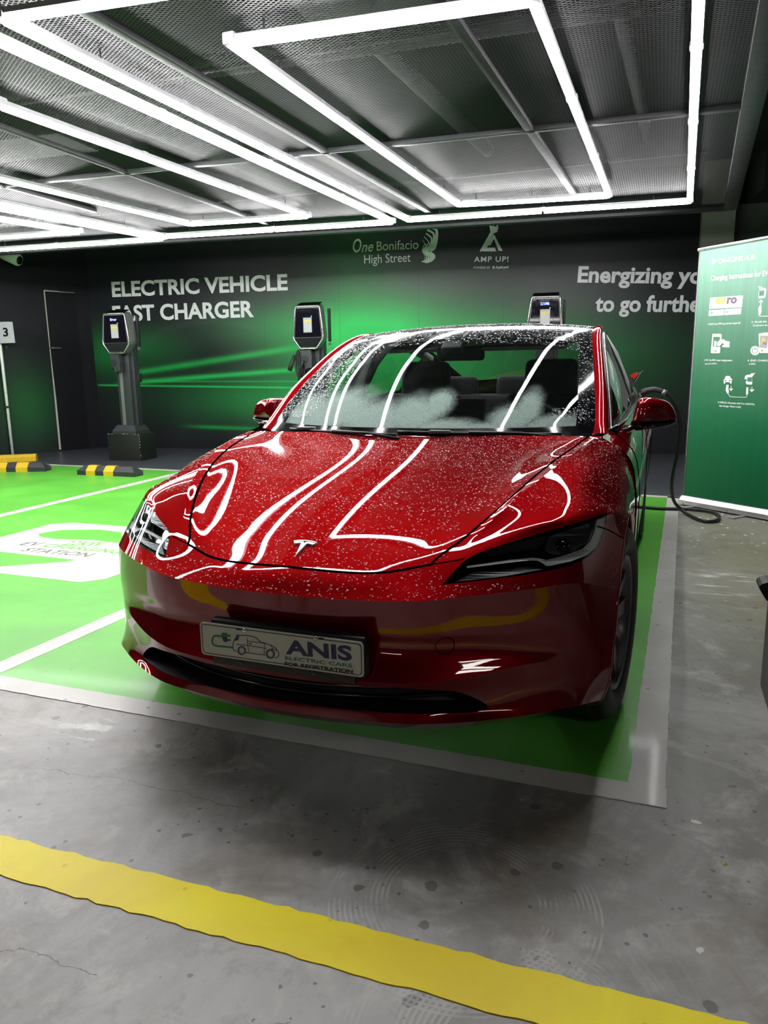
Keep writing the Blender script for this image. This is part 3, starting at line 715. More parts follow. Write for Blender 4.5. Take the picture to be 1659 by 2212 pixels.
IN = itop+[(905, 1489), (953, 1491.4), (980, 1493.5), (996, 1497), (1010, 1501.5), (1025, 1507.5), (1040, 1515), (1050, 1521.5), (1055, 1527.5), (1052, 1531.5), (1044.5, 1534.8), (1030, 1537.5), (1013, 1539.6), (953, 1542), (905, 1542.5)]+ibot
cut_outline(bm0, IN, 5, (3,))

def grab(bm, tags, both=True):
    """verts/faces of the tagged skin, mirrored across the car when both"""
    fs = [f for f in bm.faces if f[tagL] in tags]; idx = {}; V = []; F = []
    for f in fs:
        for v in f.verts:
            if v not in idx: idx[v] = len(V); V.append(tuple(v.co))
        F.append(tuple(idx[v] for v in f.verts))
    if both: return merge_geo([(V, F), mirror((V, F))])
    return V, F
def mirror(g): V, F = g; return [(-x, y, z) for x, y, z in V], [tuple(reversed(f)) for f in F]
def weld(o, d=1e-5):
    bm = bmesh.new(); bm.from_mesh(o.data); bmesh.ops.remove_doubles(bm, verts=bm.verts, dist=d); bm.to_mesh(o.data); bm.free()
    o.data.polygons.foreach_set('use_smooth', [True]*len(o.data.polygons)); return o
hood = weld(mesh_obj('hood', *grab(bm0, (1,)), M_RED, CAR))
fg = grab(bm0, (2,), False)
fender_l = mesh_obj('front_fender', *fg, M_RED, CAR); fender_r = mesh_obj('front_fender', *mirror(fg), M_RED, CAR)
bumper = weld(mesh_obj('front_bumper', *grab(bm0, (3,)), M_RED, CAR))

# shading normals come from the smooth surface, split where the skin has a true edge
def _diff(A, ax, side):
    F_ = np.zeros_like(A); n = A.shape[ax]; sl = lambda k: tuple([k if a == ax else slice(None) for a in (0, 1)])
    for k in range(n):
        lo, hi = max(k-1, 0), min(k+1, n-1)
        if side != 0: lo, hi = (k-1, k) if (side < 0 and k > 0) else (k, k+1) if k < n-1 else (k-1, k)
        F_[sl(k)] = A[sl(hi)]-A[sl(lo)]
    return F_
DI = {q: _diff(G, 0, q) for q in (-1, 0, 1)}; DJ = {q: _diff(G, 1, q) for q in (-1, 0, 1)}
DJ[0][:, 0] = (1, 0, 0)
SH_I = {vkn[7], vkn[10], vkn[13]}
def corner(i, j, si, sj):
    a = DI[si if i in SH_I else 0][i, j]; b = DJ[sj if (j == J_RG and i < vkn[5]) else 0][i, j]
    n = np.cross(a, b); return n/max(np.linalg.norm(n), 1e-12)
_cn = {}
def cell_normals(idx):
    if idx not in _cn:
        i, j = divmod(idx, nU-1); n = [corner(i, j, 1, 1), corner(i+1, j, -1, 1), corner(i+1, j+1, -1, -1), corner(i, j+1, 1, -1)]
        q = G[i, j]; e1 = (G[i+1, j]-q+G[i+1, j+1]-G[i, j+1])/2; e2 = (G[i, j+1]-q+G[i+1, j+1]-G[i+1, j])/2
        _cn[idx] = (Vector(q), Vector(e1), Vector(e2), [Vector(v) for v in n])
    return _cn[idx]
def skin_normals(o):
    me = o.data; off = world_mat(o).translation; out = [None]*len(me.loops)
    for p in me.polygons:
        c = p.center+off; sx = 1 if c.x >= 0 else -1; h = BODY_BVH.find_nearest(Vector((abs(c.x), c.y, c.z)))
        q, e1, e2, n = cell_normals(h[2])
        pn = Vector((p.normal.x*sx, p.normal.y, p.normal.z)); sg = 1 if (n[0]+n[2]).dot(pn) >= 0 else -1
        for li in p.loop_indices:
            v = me.vertices[me.loops[li].vertex_index].co+off; d = Vector((abs(v.x), v.y, v.z))-q
            a11, a12, a22 = e1.dot(e1), e1.dot(e2), e2.dot(e2); b1, b2 = e1.dot(d), e2.dot(d); det = a11*a22-a12*a12
            s_ = min(max((a22*b1-a12*b2)/det, 0), 1); t_ = min(max((a11*b2-a12*b1)/det, 0), 1)
            m = n[0]*((1-s_)*(1-t_))+n[1]*(s_*(1-t_))+n[2]*(s_*t_)+n[3]*((1-s_)*t_); m.normalize(); m *= sg
            out[li] = (m.x*sx, m.y, m.z)
    me.normals_split_custom_set(out)
for o_ in (hood, fender_l, fender_r, bumper): skin_normals(o_)
def sink(g, dy, mat, name, parent, back=True):
    """walls and back of a recess behind an opening of the skin"""
    V, F = g; bm = bmesh.new(); v = [bm.verts.new(p) for p in V]
    for f in F: bm.faces.new([v[i] for i in f])
    bmesh.ops.remove_doubles(bm, verts=bm.verts, dist=1e-5); old = list(bm.faces)
    r = bmesh.ops.extrude_face_region(bm, geom=list(bm.faces))
    nv = [e for e in r['geom'] if isinstance(e, bmesh.types.BMVert)]
    bmesh.ops.translate(bm, verts=nv, vec=Vector(dy))
    bmesh.ops.delete(bm, geom=[f for f in old if f.is_valid], context='FACES_ONLY')
    return bm_obj(name, bm, mat, parent, smooth=False)
ig = grab(bm0, (5,))
grille = sink(ig, (0, .09, 0), M_MATTBLK, 'lower_grille', CAR)
# two slats inside the mouth
for zz in (.293, .322):
    P = [(x, .018+.52*x*x+.25*x**4, zz) for x in np.linspace(-.5, .5, 25)]
    tube('grille_slat', P, .006, M_GLOSSBLK, grille, 8)

# ---- headlights: black pocket, inner parts, clear lens
hg = grab(bm0, (4,), False)
hl_bm = bmesh.new(); hv = [hl_bm.verts.new(p) for p in hg[0]]
for f in hg[1]: hl_bm.faces.new([hv[i] for i in f])
HL_BVH = BVHTree.FromBMesh(hl_bm)
def lens_point(p, depth):
    d = Vector(pray(p)); h = HL_BVH.ray_cast(Vector(CAM), d)
    if h[0] is None: h = BODY_BVH.ray_cast(Vector(CAM), d)
    return np.array(h[0]+d*depth)
hs = lambda pts: sc(940, 1080, 3.607, pts)
def lamp_piece(poly, depth, thick):
    """a piece inside the lamp: outline followed at a set depth behind the lens, with real thickness"""
    P = []
    for i in range(len(poly)):
        a, b = np.array(poly[i]), np.array(poly[(i+1) % len(poly)]); k = max(1, int(np.linalg.norm(b-a)/10))
        P += [tuple(a+(b-a)*j/k) for j in range(k)]
    return prism_geo(P, lambda p: lens_point(p, depth), lambda p: lens_point(p, depth+thick))
band = hs([(1325, 135), (1316, 220), (1298, 290), (1262, 360), (1180, 430), (1060, 478), (900, 512), (866, 514), (836, 492), (800, 474), (740, 470), (600, 485), (250, 530), (244, 516), (600, 464), (760, 450), (812, 455), (868, 468), (960, 445), (1050, 417), (1150, 378), (1205, 325), (1238, 255), (1262, 155)])
trim2 = hs([(300, 560), (500, 545), (760, 520), (840, 540), (560, 590), (150, 640)])
refl = hs([(880, 290), (1000, 245), (1250, 165), (1225, 270), (1180, 340), (1080, 395), (960, 430), (900, 420), (850, 395)])
upper = hs([(330, 440), (460, 380), (700, 315), (870, 275), (840, 340), (780, 385), (600, 410), (420, 440)])
pl = lens_point(hs([(985, 375)])[0], .045)
for sgn, nm in ((1, 'left'), (-1, 'right')):
    q = (lambda g: g) if sgn > 0 else mirror
    hl = mesh_obj('headlight', *q(hg), M_LENS, CAR); skin_normals(hl)
    gi = ([tuple(np.array(p)+np.array([0, .0006, -.0006])) for p in hg[0]], hg[1])
    sink(q(gi), (-.03*sgn, .075, -.02), M_GLOSSBLK, 'lamp_housing', hl)
    fix_normals(mesh_obj('light_bar', *q(lamp_piece(band, .012, .006)), plain('frosted light guide', (0.46, 0.48, 0.47), 0.3), hl, smooth=False))
    fix_normals(mesh_obj('reflector', *q(lamp_piece(refl, .035, .004)), plain('smoky reflector', (0.16, 0.18, 0.18), 0.15, 0.7), hl, smooth=False))
    fix_normals(mesh_obj('lamp_trim', *q(lamp_piece(upper, .03, .004)), plain('dark lamp trim', (0.07, 0.07, 0.08), 0.2, 0.5), hl, smooth=False))
    fix_normals(mesh_obj('lamp_trim', *q(lamp_piece(trim2, .02, .004)), M_CHROME if False else plain('dark ribbed trim', (0.02, 0.02, 0.022), 0.25, 0.3), hl, smooth=False))
    lv, lf2 = lathe_geo([(-.006, 0), (-.004, .012), (.004, .020), (.014, .024), (.03, .026), (.03, 0)], 20, (pl[0]*sgn, pl[1]-.012, pl[2]), 'Y')
    mesh_obj('projector_lens', lv, lf2, M_SCREEN, hl)
hl_bm.free()

# ---- panel gaps: thin dark strips that follow the seams
def gap(name, pts, w=.0045, lift=.0007, bvh=None, parent=CAR, mat=None, both=True):
    bvh = bvh or BODY_BVH; A = []
    for p in pts:
        h = bvh.find_nearest(Vector(p)); n = h[1]
        if n.dot(Vector(CAM)-h[0]) < 0 and abs(n.y) > .05: n = -n
        A.append((h[0], n))
    V, F = [], []
    for i, (p, n) in enumerate(A):
        t = A[min(i+1, len(A)-1)][0]-A[max(i-1, 0)][0]; t.normalize(); s = t.cross(n); s.normalize()
        V += [tuple(p+n*lift-s*w/2), tuple(p+n*lift+s*w/2), tuple(p-n*.003+s*w/2), tuple(p-n*.003-s*w/2)]
    for i in range(len(A)-1):
        for k in range(4): F.append((i*4+k, i*4+(k+1) % 4, i*4+4+(k+1) % 4, i*4+4+k))
    g = (V, F)
    if both: g = merge_geo([g, mirror(g)])
    return fix_normals(mesh_obj(name, *g, mat or M_GAP, parent, smooth=False))
seam = [tuple(G[I_SEAM, j]) for j in range(J_HS)]+[tuple(G[i, J_HS]) for i in range(I_SEAM, -1, -1)]
gap('hood_gap', seam, .0075, .0012)
gap('fender_gap', [tuple(G[I_SEAM, j]) for j in range(J_HS, J_RG+1)], .0035)
gap('fender_gap', [tuple(G[I_SEAM, j]) for j in range(uk[5]+2, nU)], .0035)
# round tow-eye cover
tc = at_y((960.5, 1392), .10); ring = []
for k in range(41):
    a = 2*math.pi*k/40; ring.append((tc[0]+.028*math.cos(a), tc[1], tc[2]+.028*math.sin(a)))
gap('tow_eye_cover', ring, .0022, both=False)

# ---- badge on the nose
def on_skin(x, y, lift=0.0):
    h = BODY_BVH.ray_cast(Vector((abs(x), y, 2)), Vector((0, 0, -1))); n = h[1] if h[1].z > 0 else -h[1]
    return np.array(h[0]), np.array(n)
bp, bn = on_skin(0.0005, .172); bn[0] = 0; bn /= np.linalg.norm(bn)
EF = Frame(bp+bn*.001, (1, 0, 0), np.cross(bn, (1, 0, 0)))
k = .039
T1 = [(-1.0, .80), (-.55, .93), (0, .97), (.55, .93), (1.0, .80), (.93, .66), (.62, .74), (.5, .76), (.44, .62), (.60, .58), (.80, .50), (.74, .40), (.34, .52), (.21, .60), (0, -1.0), (-.21, .60), (-.34, .52), (-.74, .40), (-.80, .50), (-.60, .58), (-.44, .62), (-.5, .76), (-.62, .74), (-.93, .66)]
topb = [(-1.0, .82), (-.55, .95), (0, .99), (.55, .95), (1.0, .82), (.97, .74), (.55, .86), (0, .90), (-.55, .86), (-.97, .74)]
low = [(-.92, .66), (-.60, .76), (-.30, .80), (-.16, .80), (0, .56), (.16, .80), (.30, .80), (.60, .76), (.92, .66), (.78, .46), (.50, .56), (.24, .58), (0, -1.0), (-.24, .58), (-.50, .56), (-.78, .46)]
badge = multi_poly('badge', EF, [[(x*k, y*k) for x, y in topb], [(x*k, y*k) for x, y in low]], plain('bright badge metal', (0.72, 0.72, 0.73), 0.3, 0.6), CAR, h=.004)

# ------------------------------------------------------------------ windscreen and roof
WEG = [(.728, 1.29, .925), (.733, 1.322, .941), (.731, 1.404, 1.002), (.713, 1.537, 1.095), (.684, 1.759, 1.216), (.651, 2.014, 1.331), (.636, 2.20, 1.384), (.622, 2.45, 1.410), (.600, 2.80, 1.400), (.570, 3.20, 1.345), (.530, 3.60, 1.240), (.490, 3.95, 1.130), (.470, 4.12, 1.075)]
WC = [(0, 1.035, .905), (0, 1.07, .930), (0, 1.19, 1.008), (0, 1.37, 1.117), (0, 1.64, 1.256), (0, 1.94, 1.369), (0, 2.17, 1.420), (0, 2.45, 1.443), (0, 2.80, 1.440), (0, 3.20, 1.400), (0, 3.60, 1.318), (0, 4.00, 1.200), (0, 4.20, 1.130)]
tt = [0.0]
for i in range(len(WEG)-1): tt.append(tt[-1]+math.dist(WEG[i], WEG[i+1]))
tsamp = []
for i in range(len(tt)-1): tsamp += list(np.linspace(tt[i], tt[i+1], 8, endpoint=False))
tsamp.append(tt[-1])
E_ = spline(WEG, tt, [], tsamp); C0 = spline(WC, tt, [], tsamp)
ns = 22; RS = np.zeros((len(tsamp), ns+1, 3))
for j in range(ns+1):
    s = j/ns; kx = s; q = s*s*(0.78+0.22*s*s)
    RS[:, j, 0] = E_[:, 0]*kx; RS[:, j, 1] = C0[:, 1]+(E_[:, 1]-C0[:, 1])*q; RS[:, j, 2] = C0[:, 2]+(E_[:, 2]-C0[:, 2])*q
I_TOP = next(i for i in range(len(tsamp)) if E_[i, 1] > 1.93); I_BK = next(i for i in range(len(tsamp)) if E_[i, 1] > 2.95)
def gridpart(i0, i1, j0, j1, off=0.0):
    g = lambda i, j: tuple(RS[i, j])
    V = [g(i, j) for i in range(i0, i1+1) for j in range(j0, j1+1)]; w = j1-j0+1
    F = [(a*w+b, a*w+b+1, (a+1)*w+b+1, (a+1)*w+b) for a in range(i1-i0) for b in range(w-1)]
    return merge_geo([(V, F), mirror((V, F))])
JB = ns-2; I_LOW = 11
ws = weld(mesh_obj('windshield', *gridpart(I_LOW, I_TOP, 0, JB), M_WS, CAR))
V, F = merge_geo([gridpart(0, I_LOW, 0, ns), gridpart(I_LOW, I_TOP, JB, ns)])
weld(mesh_obj('windshield_border', V, F, M_ROOFGL, CAR))
weld(mesh_obj('glass_roof', *gridpart(I_TOP, I_BK, 0, ns), M_ROOFGL, CAR))
weld(mesh_obj('rear_window', *gridpart(I_BK+4, len(tsamp)-1, 0, ns), M_SIDEGL, CAR))
weld(mesh_obj('roof_header', *gridpart(I_BK, I_BK+4, 0, ns), M_ROOFGL, CAR))

# pillars / roof rails
ROP = np.array([(.800, 1.30, .915), (.796, 1.345, .930), (.789, 1.42, .975), (.769, 1.55, 1.075), (.738, 1.77, 1.195), (.703, 2.03, 1.312), (.686, 2.22, 1.366), (.672, 2.46, 1.386), (.652, 2.80, 1.372), (.625, 3.20, 1.315), (.590, 3.60, 1.215), (.560, 3.95, 1.115), (.545, 4.12, 1.065)])
RO = spline(ROP, tt, [], tsamp)
def pillar_geo():
    V, F = [], []; n = 6
    for i in range(len(tsamp)):
        a, b = E_[i], RO[i]; out = np.array([.55, -.25, .8]); out /= np.linalg.norm(out)
        for k in range(n+1):
            s = k/n; V.append(tuple(a+(b-a)*s+out*(.020*math.sin(math.pi*min(1, s*1.0)))))
        V.append(tuple(b+np.array([-.02, .012, -.012])))
    w = n+2
    for i in range(len(tsamp)-1):
        for k in range(w-1): F.append((i*w+k, i*w+k+1, (i+1)*w+k+1, (i+1)*w+k))
    return V, F
pg = pillar_geo()
for g in (pg, mirror(pg)): mesh_obj('roof_pillar', *g, M_RED, CAR)

# ------------------------------------------------------------------ body sides
SY = [1.165, 1.45, 1.85, 2.3, 3.0, 3.55, 4.15, 4.52, 4.64]
SS = [
 [(.776, .931), (.872, .866), (.911, .74), (.916, .60), (.907, .42), (.885, .30), (.850, .225)],
 [(.822, .948), (.886, .878), (.918, .76), (.922, .60), (.910, .42), (.886, .30), (.850, .22)],
 [(.838, .965), (.895, .888), (.921, .77), (.924, .61), (.912, .42), (.887, .30), (.850, .22)],
 [(.845, .985), (.899, .900), (.923, .78), (.926, .62), (.913, .43), (.887, .30), (.850, .22)],
 [(.838, 1.015), (.902, .930), (.926, .80), (.929, .64), (.914, .44), (.887, .31), (.850, .22)],
 [(.792, 1.052), (.893, .965), (.929, .81), (.932, .66), (.915, .46), (.887, .32), (.850, .22)],
 [(.700, 1.075), (.838, .990), (.892, .84), (.898, .68), (.880, .48), (.850, .34), (.810, .25)],
 [(.600, 1.085), (.740, 1.01), (.795, .86), (.800, .70), (.780, .50), (.750, .36), (.710, .28)],
 [(.540, 1.070), (.650, 1.00), (.690, .86), (.695, .70), (.680, .52), (.660, .40), (.620, .34)]]
st = [0, .12, .3, .5, .75, .9, 1.0]; sts = sorted(set(list(np.linspace(0, 1, 21))+st))
ysamp = []
for a, b in zip(SY[:-1], SY[1:]): ysamp += list(np.linspace(a, b, max(3, int((b-a)/.055)), endpoint=False))
ysamp.append(SY[-1])
P3 = np.array([spline(np.array([(x, z) for x, z in r]), st, [], sts) for r in SS])
SG = np.zeros((len(ysamp), len(sts), 3))
for j in range(len(sts)):
    q = spline(P3[:, j], SY, [], ysamp); SG[:, j, 0] = q[:, 0]; SG[:, j, 1] = ysamp; SG[:, j, 2] = q[:, 1]
RY, RR = 3.675, .37
bs = bmesh.new(); tg = bs.faces.layers.int.new('part'); w = len(sts)
sv = [[bs.verts.new(SG[i, j]) for j in range(w)] for i in range(len(ysamp))]
for i in range(len(ysamp)-1):
    for j in range(w-1):
        f = bs.faces.new((sv[i][j], sv[i][j+1], sv[i+1][j+1], sv[i+1][j])); f.smooth = True
        ym = (ysamp[i]+ysamp[i+1])/2; f[tg] = 0 if ym < 1.33 else (1 if ym < 2.36 else (2 if ym < 3.28 else 3))
for k in range(28):                                             # rear wheel opening
    a0, a1 = math.pi*2*k/28, math.pi*2*(k+1)/28
    p0, p1 = (RY+RR*math.cos(a0), .335+RR*math.sin(a0)), (RY+RR*math.cos(a1), .335+RR*math.sin(a1))
    fs = [f for f in bs.faces if min(v.co.y for v in f.verts) < max(p0[0], p1[0])+.03 and max(v.co.y for v in f.verts) > min(p0[0], p1[0])-.03 and min(v.co.z for v in f.verts) < max(p0[1], p1[1])+.03 and max(v.co.z for v in f.verts) > min(p0[1], p1[1])-.03]
    if fs:
        geom = list({v for f in fs for v in f.verts})+list({e for f in fs for e in f.edges})+fs
        bmesh.ops.bisect_plane(bs, geom=geom, plane_co=Vector((0, p0[0], p0[1])), plane_no=Vector((0, -(p1[1]-p0[1]), p1[0]-p0[0])), dist=1e-6)
bmesh.ops.delete(bs, geom=[f for f in bs.faces if (f.calc_center_median().y-RY)**2+(f.calc_center_median().z-.335)**2 < RR*RR*.995], context='FACES')
SIDE_BVH = BVHTree.FromBMesh(bs)
def grab_side(t):
    idx = {}; V, F = [], []
    for f in bs.faces:
        if f[tg] != t: continue
        for v in f.verts:
            if v not in idx: idx[v] = len(V); V.append(tuple(v.co))
        F.append(tuple(idx[v] for v in f.verts))
    return V, F
for t, nm in ((0, 'side_sill'), (1, 'front_door'), (2, 'rear_door'), (3, 'quarter_panel')):
    g = grab_side(t)
    for gg in (g, mirror(g)): mesh_obj(nm, *gg, M_RED, CAR)
for yy in (1.33, 2.36, 3.28):
    pts = [(np.interp(yy, ysamp, SG[:, j, 0]), yy, np.interp(yy, ysamp, SG[:, j, 2])) for j in range(0, w-4)]
    V, F = tube_geo([(p[0]-.0012, p[1], p[2]) for p in pts], .0035, 6)
    g = merge_geo([(V, F), mirror((V, F))]); mesh_obj('door_gap', *g, M_GAP, CAR)
bs.free()
# side windows between belt and rail, black belt trim, pillars between the panes
belt = SG[:, 0]
def rail_at(y): return np.array([np.interp(y, RO[:, 1], RO[:, 0]), y, np.interp(y, RO[:, 1], RO[:, 2])])
def belt_at(y): return np.array([np.interp(y, ysamp, belt[:, 0])-.004, y, np.interp(y, ysamp, belt[:, 2])+.004])
def side_pane(y0, y1, lean0=0.0, lean1=0.0, n=14, m=8):
    V, F = [], []
    for i in range(n+1):
        yb = y0+(y1-y0)*i/n
        for k in range(m+1):
            s = k/m; yt = yb+(lean0+(lean1-lean0)*i/n)*s
            b, r = belt_at(yb), rail_at(max(yt, 1.36)); p = b+(r-b)*s; p[1] = yb+(r[1]-yb)*s; p[0] += .018*math.sin(math.pi*s)
            V.append(tuple(p))
    F = [(i*(m+1)+k, i*(m+1)+k+1, (i+1)*(m+1)+k+1, (i+1)*(m+1)+k) for i in range(n) for k in range(m)]
    return V, F
for y0, y1, l0, l1, nm, mt in ((1.40, 2.36, .0, .12, 'side_window', M_SIDEGL), (2.36, 2.46, .12, .12, 'door_pillar', M_GLOSSBLK), (2.46, 3.30, .12, .0, 'side_window', M_SIDEGL), (3.30, 4.12, 0, 0, 'rear_pillar', M_RED)):
    g = side_pane(y0, y1, l0, l1)
    for gg in (g, mirror(g)):
        o = mesh_obj(nm, *gg, mt, CAR)
        if nm == 'rear_pillar': mesh_obj('pillar_lining', [(v[0]-.03*np.sign(v[0]), v[1], v[2]-.006) for v in gg[0]], gg[1], M_DASH, CAR)
for sg in (1, -1):
    P = [(p[0]*sg, p[1], p[2]) for p in (belt_at(y)+np.array([.006, 0, .002]) for y in np.linspace(1.33, 3.5, 40))]
    tube('window_trim', P, .012, M_GLOSSBLK, CAR, 8)
    P = [(p[0]*sg, p[1], p[2]) for p in (rail_at(y)+np.array([.004, 0, -.006]) for y in np.linspace(1.36, 3.4, 50))]
    tube('window_trim', P, .009, M_GLOSSBLK, CAR, 8)
# tail: trunk lid and rear face
trunk = []
yt_ = [4.12, 4.3, 4.5, 4.64, 4.66, 4.66, 4.62]
zt_ = [1.125, 1.12, 1.11, 1.10, .95, .6, .38]; xt_ = [.71, .66, .605, .545, .69, .69, .62]
V, F = [], []
for y, z, x in zip(yt_, zt_, xt_):
    for k in range(-8, 9): s = k/8; V.append((x*s, y-.10*abs(s)**3*(0 if y < 4.2 else 1), z-.045*s*s*(1 if z > 1 else 0)))
for i in range(len(yt_)-1):
    for k in range(16): F.append((i*17+k, i*17+k+1, (i+1)*17+k+1, (i+1)*17+k))
mesh_obj('trunk_lid', V, F, M_RED, CAR)
# underbody, wheel wells
box('underbody', (0, 2.45, .215), (1.5, 3.3, .05), M_MATTBLK, CAR, bev=.02)
for sg in (1, -1):
    for yy in (AY, RY):
        xo = .885 if yy == AY else .90; V, F = [], []; na = 30
        for i in range(na+1):
            th = math.radians(-12+204*i/na)
            for (xx, r) in ((xo, .372), (xo-.31, .372), (xo-.31, .05)): V.append((xx*sg, yy+r*math.cos(th), .338+r*math.sin(th)))
        for i in range(na):
            for k in range(2): F.append((i*3+k, i*3+k+1, i*3+4+k, i*3+3+k))
        mesh_obj('wheel_well', V, F, M_MATTBLK, CAR)
# arch lip under the fender edge
for sg in (1, -1):
    P = [(G[i, nU-1, 0]*sg-.004*sg, G[i, nU-1, 1], G[i, nU-1, 2]) for i in range(nV)]
    tube('arch_lip', P, .006, M_RED, CAR, 8)

# ------------------------------------------------------------------ wheels
def wheel(x, y, sg, steer=0.0):
    root = bpy.data.objects.new('wheel', None); root.location = (0, 0, 0); link(root, CAR)
    root.location = (x, y-2.3, .334); root.rotation_euler = (0, 0, steer)
    R = .334; hw = .1175
    prof = [(-hw+.02, .235), (-hw+.004, .262), (-hw, .29), (-hw+.010, .318), (-hw+.028, .330)]
    for g in (-.062, -.022, .022, .062): prof += [(g-.006, R), (g-.005, R-.007), (g+.005, R-.007), (g+.006, R)]
    prof += [(hw-.028, .330), (hw-.010, .318), (hw, .29), (hw-.004, .262), (hw-.02, .235), (hw-.05, .228), (-hw+.05, .228), (-hw+.02, .235)]
    V, F = lathe_geo(prof, 72); m = world_mat(root); V = [tuple(m@Vector(p)) for p in V]
    mesh_obj('tyre', V, F, M_TYRE, root)
    s = sg
    rim = [(s*(hw-.022), .234), (s*(hw-.012), .228), (s*(hw-.02), .216), (s*(hw-.06), .205), (-s*(hw-.05), .205), (-s*(hw-.05), .232)]
    V, F = lathe_geo(rim, 60); rimo = mesh_obj('rim', [tuple(m@Vector(p)) for p in V], F, M_RIM, root)
    parts = []
    for k in range(10):
        a = 2*math.pi*k/10; wd_ = .30 if k % 2 == 0 else .16
        poly = [(.045, a-.45), (.215, a-wd_*.55), (.215, a+wd_*.4), (.045, a+.45)]
        f0 = lambda p: (s*(hw-.030-.016*(p[0] < .1)), p[0]*math.cos(p[1]), p[0]*math.sin(p[1]))
        f1 = lambda p: (s*(hw-.050-.016*(p[0] < .1)), p[0]*math.cos(p[1]), p[0]*math.sin(p[1]))
        n = len(poly); Vp = [f0(p) for p in poly]+[f1(p) for p in poly]
        Fp = [(0, 1, 2, 3), (7, 6, 5, 4)]+[(i, (i+1) % n, n+(i+1) % n, n+i) for i in range(n)]
        mesh_obj('spoke', [tuple(m@Vector(p)) for p in Vp], Fp, M_RIM, root, smooth=False); fix_normals(COL.objects[-1] if False else root.children[-1])
    V, F = lathe_geo([(s*(hw-.030), 0), (s*(hw-.032), .05), (s*(hw-.05), .06), (s*(hw-.07), .06)], 24)
    mesh_obj('hub_cap', [tuple(m@Vector(p)) for p in V], F, M_RIM, root)
    V, F = lathe_geo([(s*.02, 0), (s*.02, .17), (s*.0, .17), (s*.0, 0)], 36); mesh_obj('brake_disc', [tuple(m@Vector(p)) for p in V], F, M_GALV, root)
def mat_tyre():
    m, nt, b = newmat('grooved tyre rubber'); vec, x, y, z = coords(nt)
    n = noise(nt, vec, 40, 3); setp(b, col=(0.017, 0.017, 0.018), rough=0.6)
    tr = ((y*22.0+x.abs()*30.0).frac()-0.5).abs(); g = tr.lt(0.10)
    wire(nt, b, rough=(n*0.2+0.5).clamp(), normal=bump(nt, n*0.3-g*1.0, 0.7, 0.004)); return m
M_TYRE = mat_tyre()
wheel(.792, AY, 1, -.10); wheel(-.792, AY, -1, -.10); wheel(.795, RY, 1); wheel(-.795, RY, -1)
for o in COL.objects:
    if o.name.startswith('wheel') and o.type == 'EMPTY': o.empty_display_size = .1
# ------------------------------------------------------------------ door mirrors
def loft(secs, cap=True):
    V, F = [], []; n = len(secs[0])
    for s in secs: V += [tuple(p) for p in s]
    for i in range(len(secs)-1):
        for k in range(n): F.append((i*n+k, i*n+(k+1) % n, (i+1)*n+(k+1) % n, (i+1)*n+k))
    if cap: F += [tuple(range(n-1, -1, -1)), tuple((len(secs)-1)*n+k for k in range(n))]
    return V, F
MO = [(1386.8, 859.5), (1398, 857.8), (1409, 859), (1423, 861.5), (1436.3, 865), (1443, 868.5), (1447.5, 872.5), (1452.5, 879), (1456.7, 886.8), (1460, 896), (1461.8, 904.5), (1460.5, 908), (1450, 910.8), (1430, 912.6), (1405, 914.5), (1380, 916.3), (1361.7, 917.3), (1364.5, 908), (1368.5, 897.7), (1372.5, 882), (1376.6, 867.8), (1380, 862)]
mo = np.array([at_y(p, 1.665) for p in MO]); mc = mo.mean(0)
secs = []
for dy, sx, sz, ox in ((-.050, .30, .30, .0), (-.047, .62, .62, 0), (-.040, .82, .84, 0), (-.025, .945, .95, 0), (0, 1.0, 1.0, 0), (.05, 1.0, 1.0, .0), (.10, .97, .97, -.002), (.135, .93, .94, -.004)):
    S_ = []
    for p in mo:
        q = np.array([mc[0]+(p[0]-mc[0])*sx+ox, p[1]+dy+(p[0]-mc[0])*.22, mc[2]+(p[2]-mc[2])*sz]); S_.append(q)
    secs.append(S_)
mg = loft(secs)
lowp = [(1361, 917.5), (1405, 914.8), (1450, 911), (1461, 907), (1457, 916), (1440, 921.5), (1410, 925.5), (1372, 929)]
lo = np.array([at_y(p, 1.665) for p in lowp]); lc = lo.mean(0); secs = []
for dy, sc_ in ((-.045, .80), (-.03, .95), (0, 1.0), (.06, 1.0), (.12, .95), (.14, .85)):
    secs.append([np.array([lc[0]+(p[0]-lc[0])*sc_, p[1]+dy+(p[0]-lc[0])*.22, lc[2]+(p[2]-lc[2])*sc_]) for p in lo])
lg = loft(secs)
armp = [(.815, 1.46, .925), (.845, 1.53, .925), (.875, 1.62, .937), (.915, 1.675, .943)]
for sg, q in ((1, lambda g: g), (-1, mirror)):
    r = bpy.data.objects.new('door_mirror', None); r.location = (.95*sg, 1.68-2.3, 1.0); link(r, CAR)
    weld(mesh_obj('mirror_cap', *q(mg), M_RED, r)); weld(mesh_obj('mirror_base', *q(lg), M_GLOSSBLK, r))
    V, F = tube_geo(smooth_path(armp, 6), [.020]*7+[.018]*12, 12); V = [(v[0], v[1], .932+(v[2]-.932)*.75) for v in V]
    mesh_obj('mirror_arm', *q((V, F)), M_GLOSSBLK, r)
    gl = [(mc[0]+(p[0]-mc[0])*.88, p[1]+.136+(p[0]-mc[0])*.22, mc[2]+(p[2]-mc[2])*.86) for p in mo]
    mesh_obj('mirror_glass', *q((gl, [tuple(range(len(gl)))])), M_SCREEN, r, smooth=False)

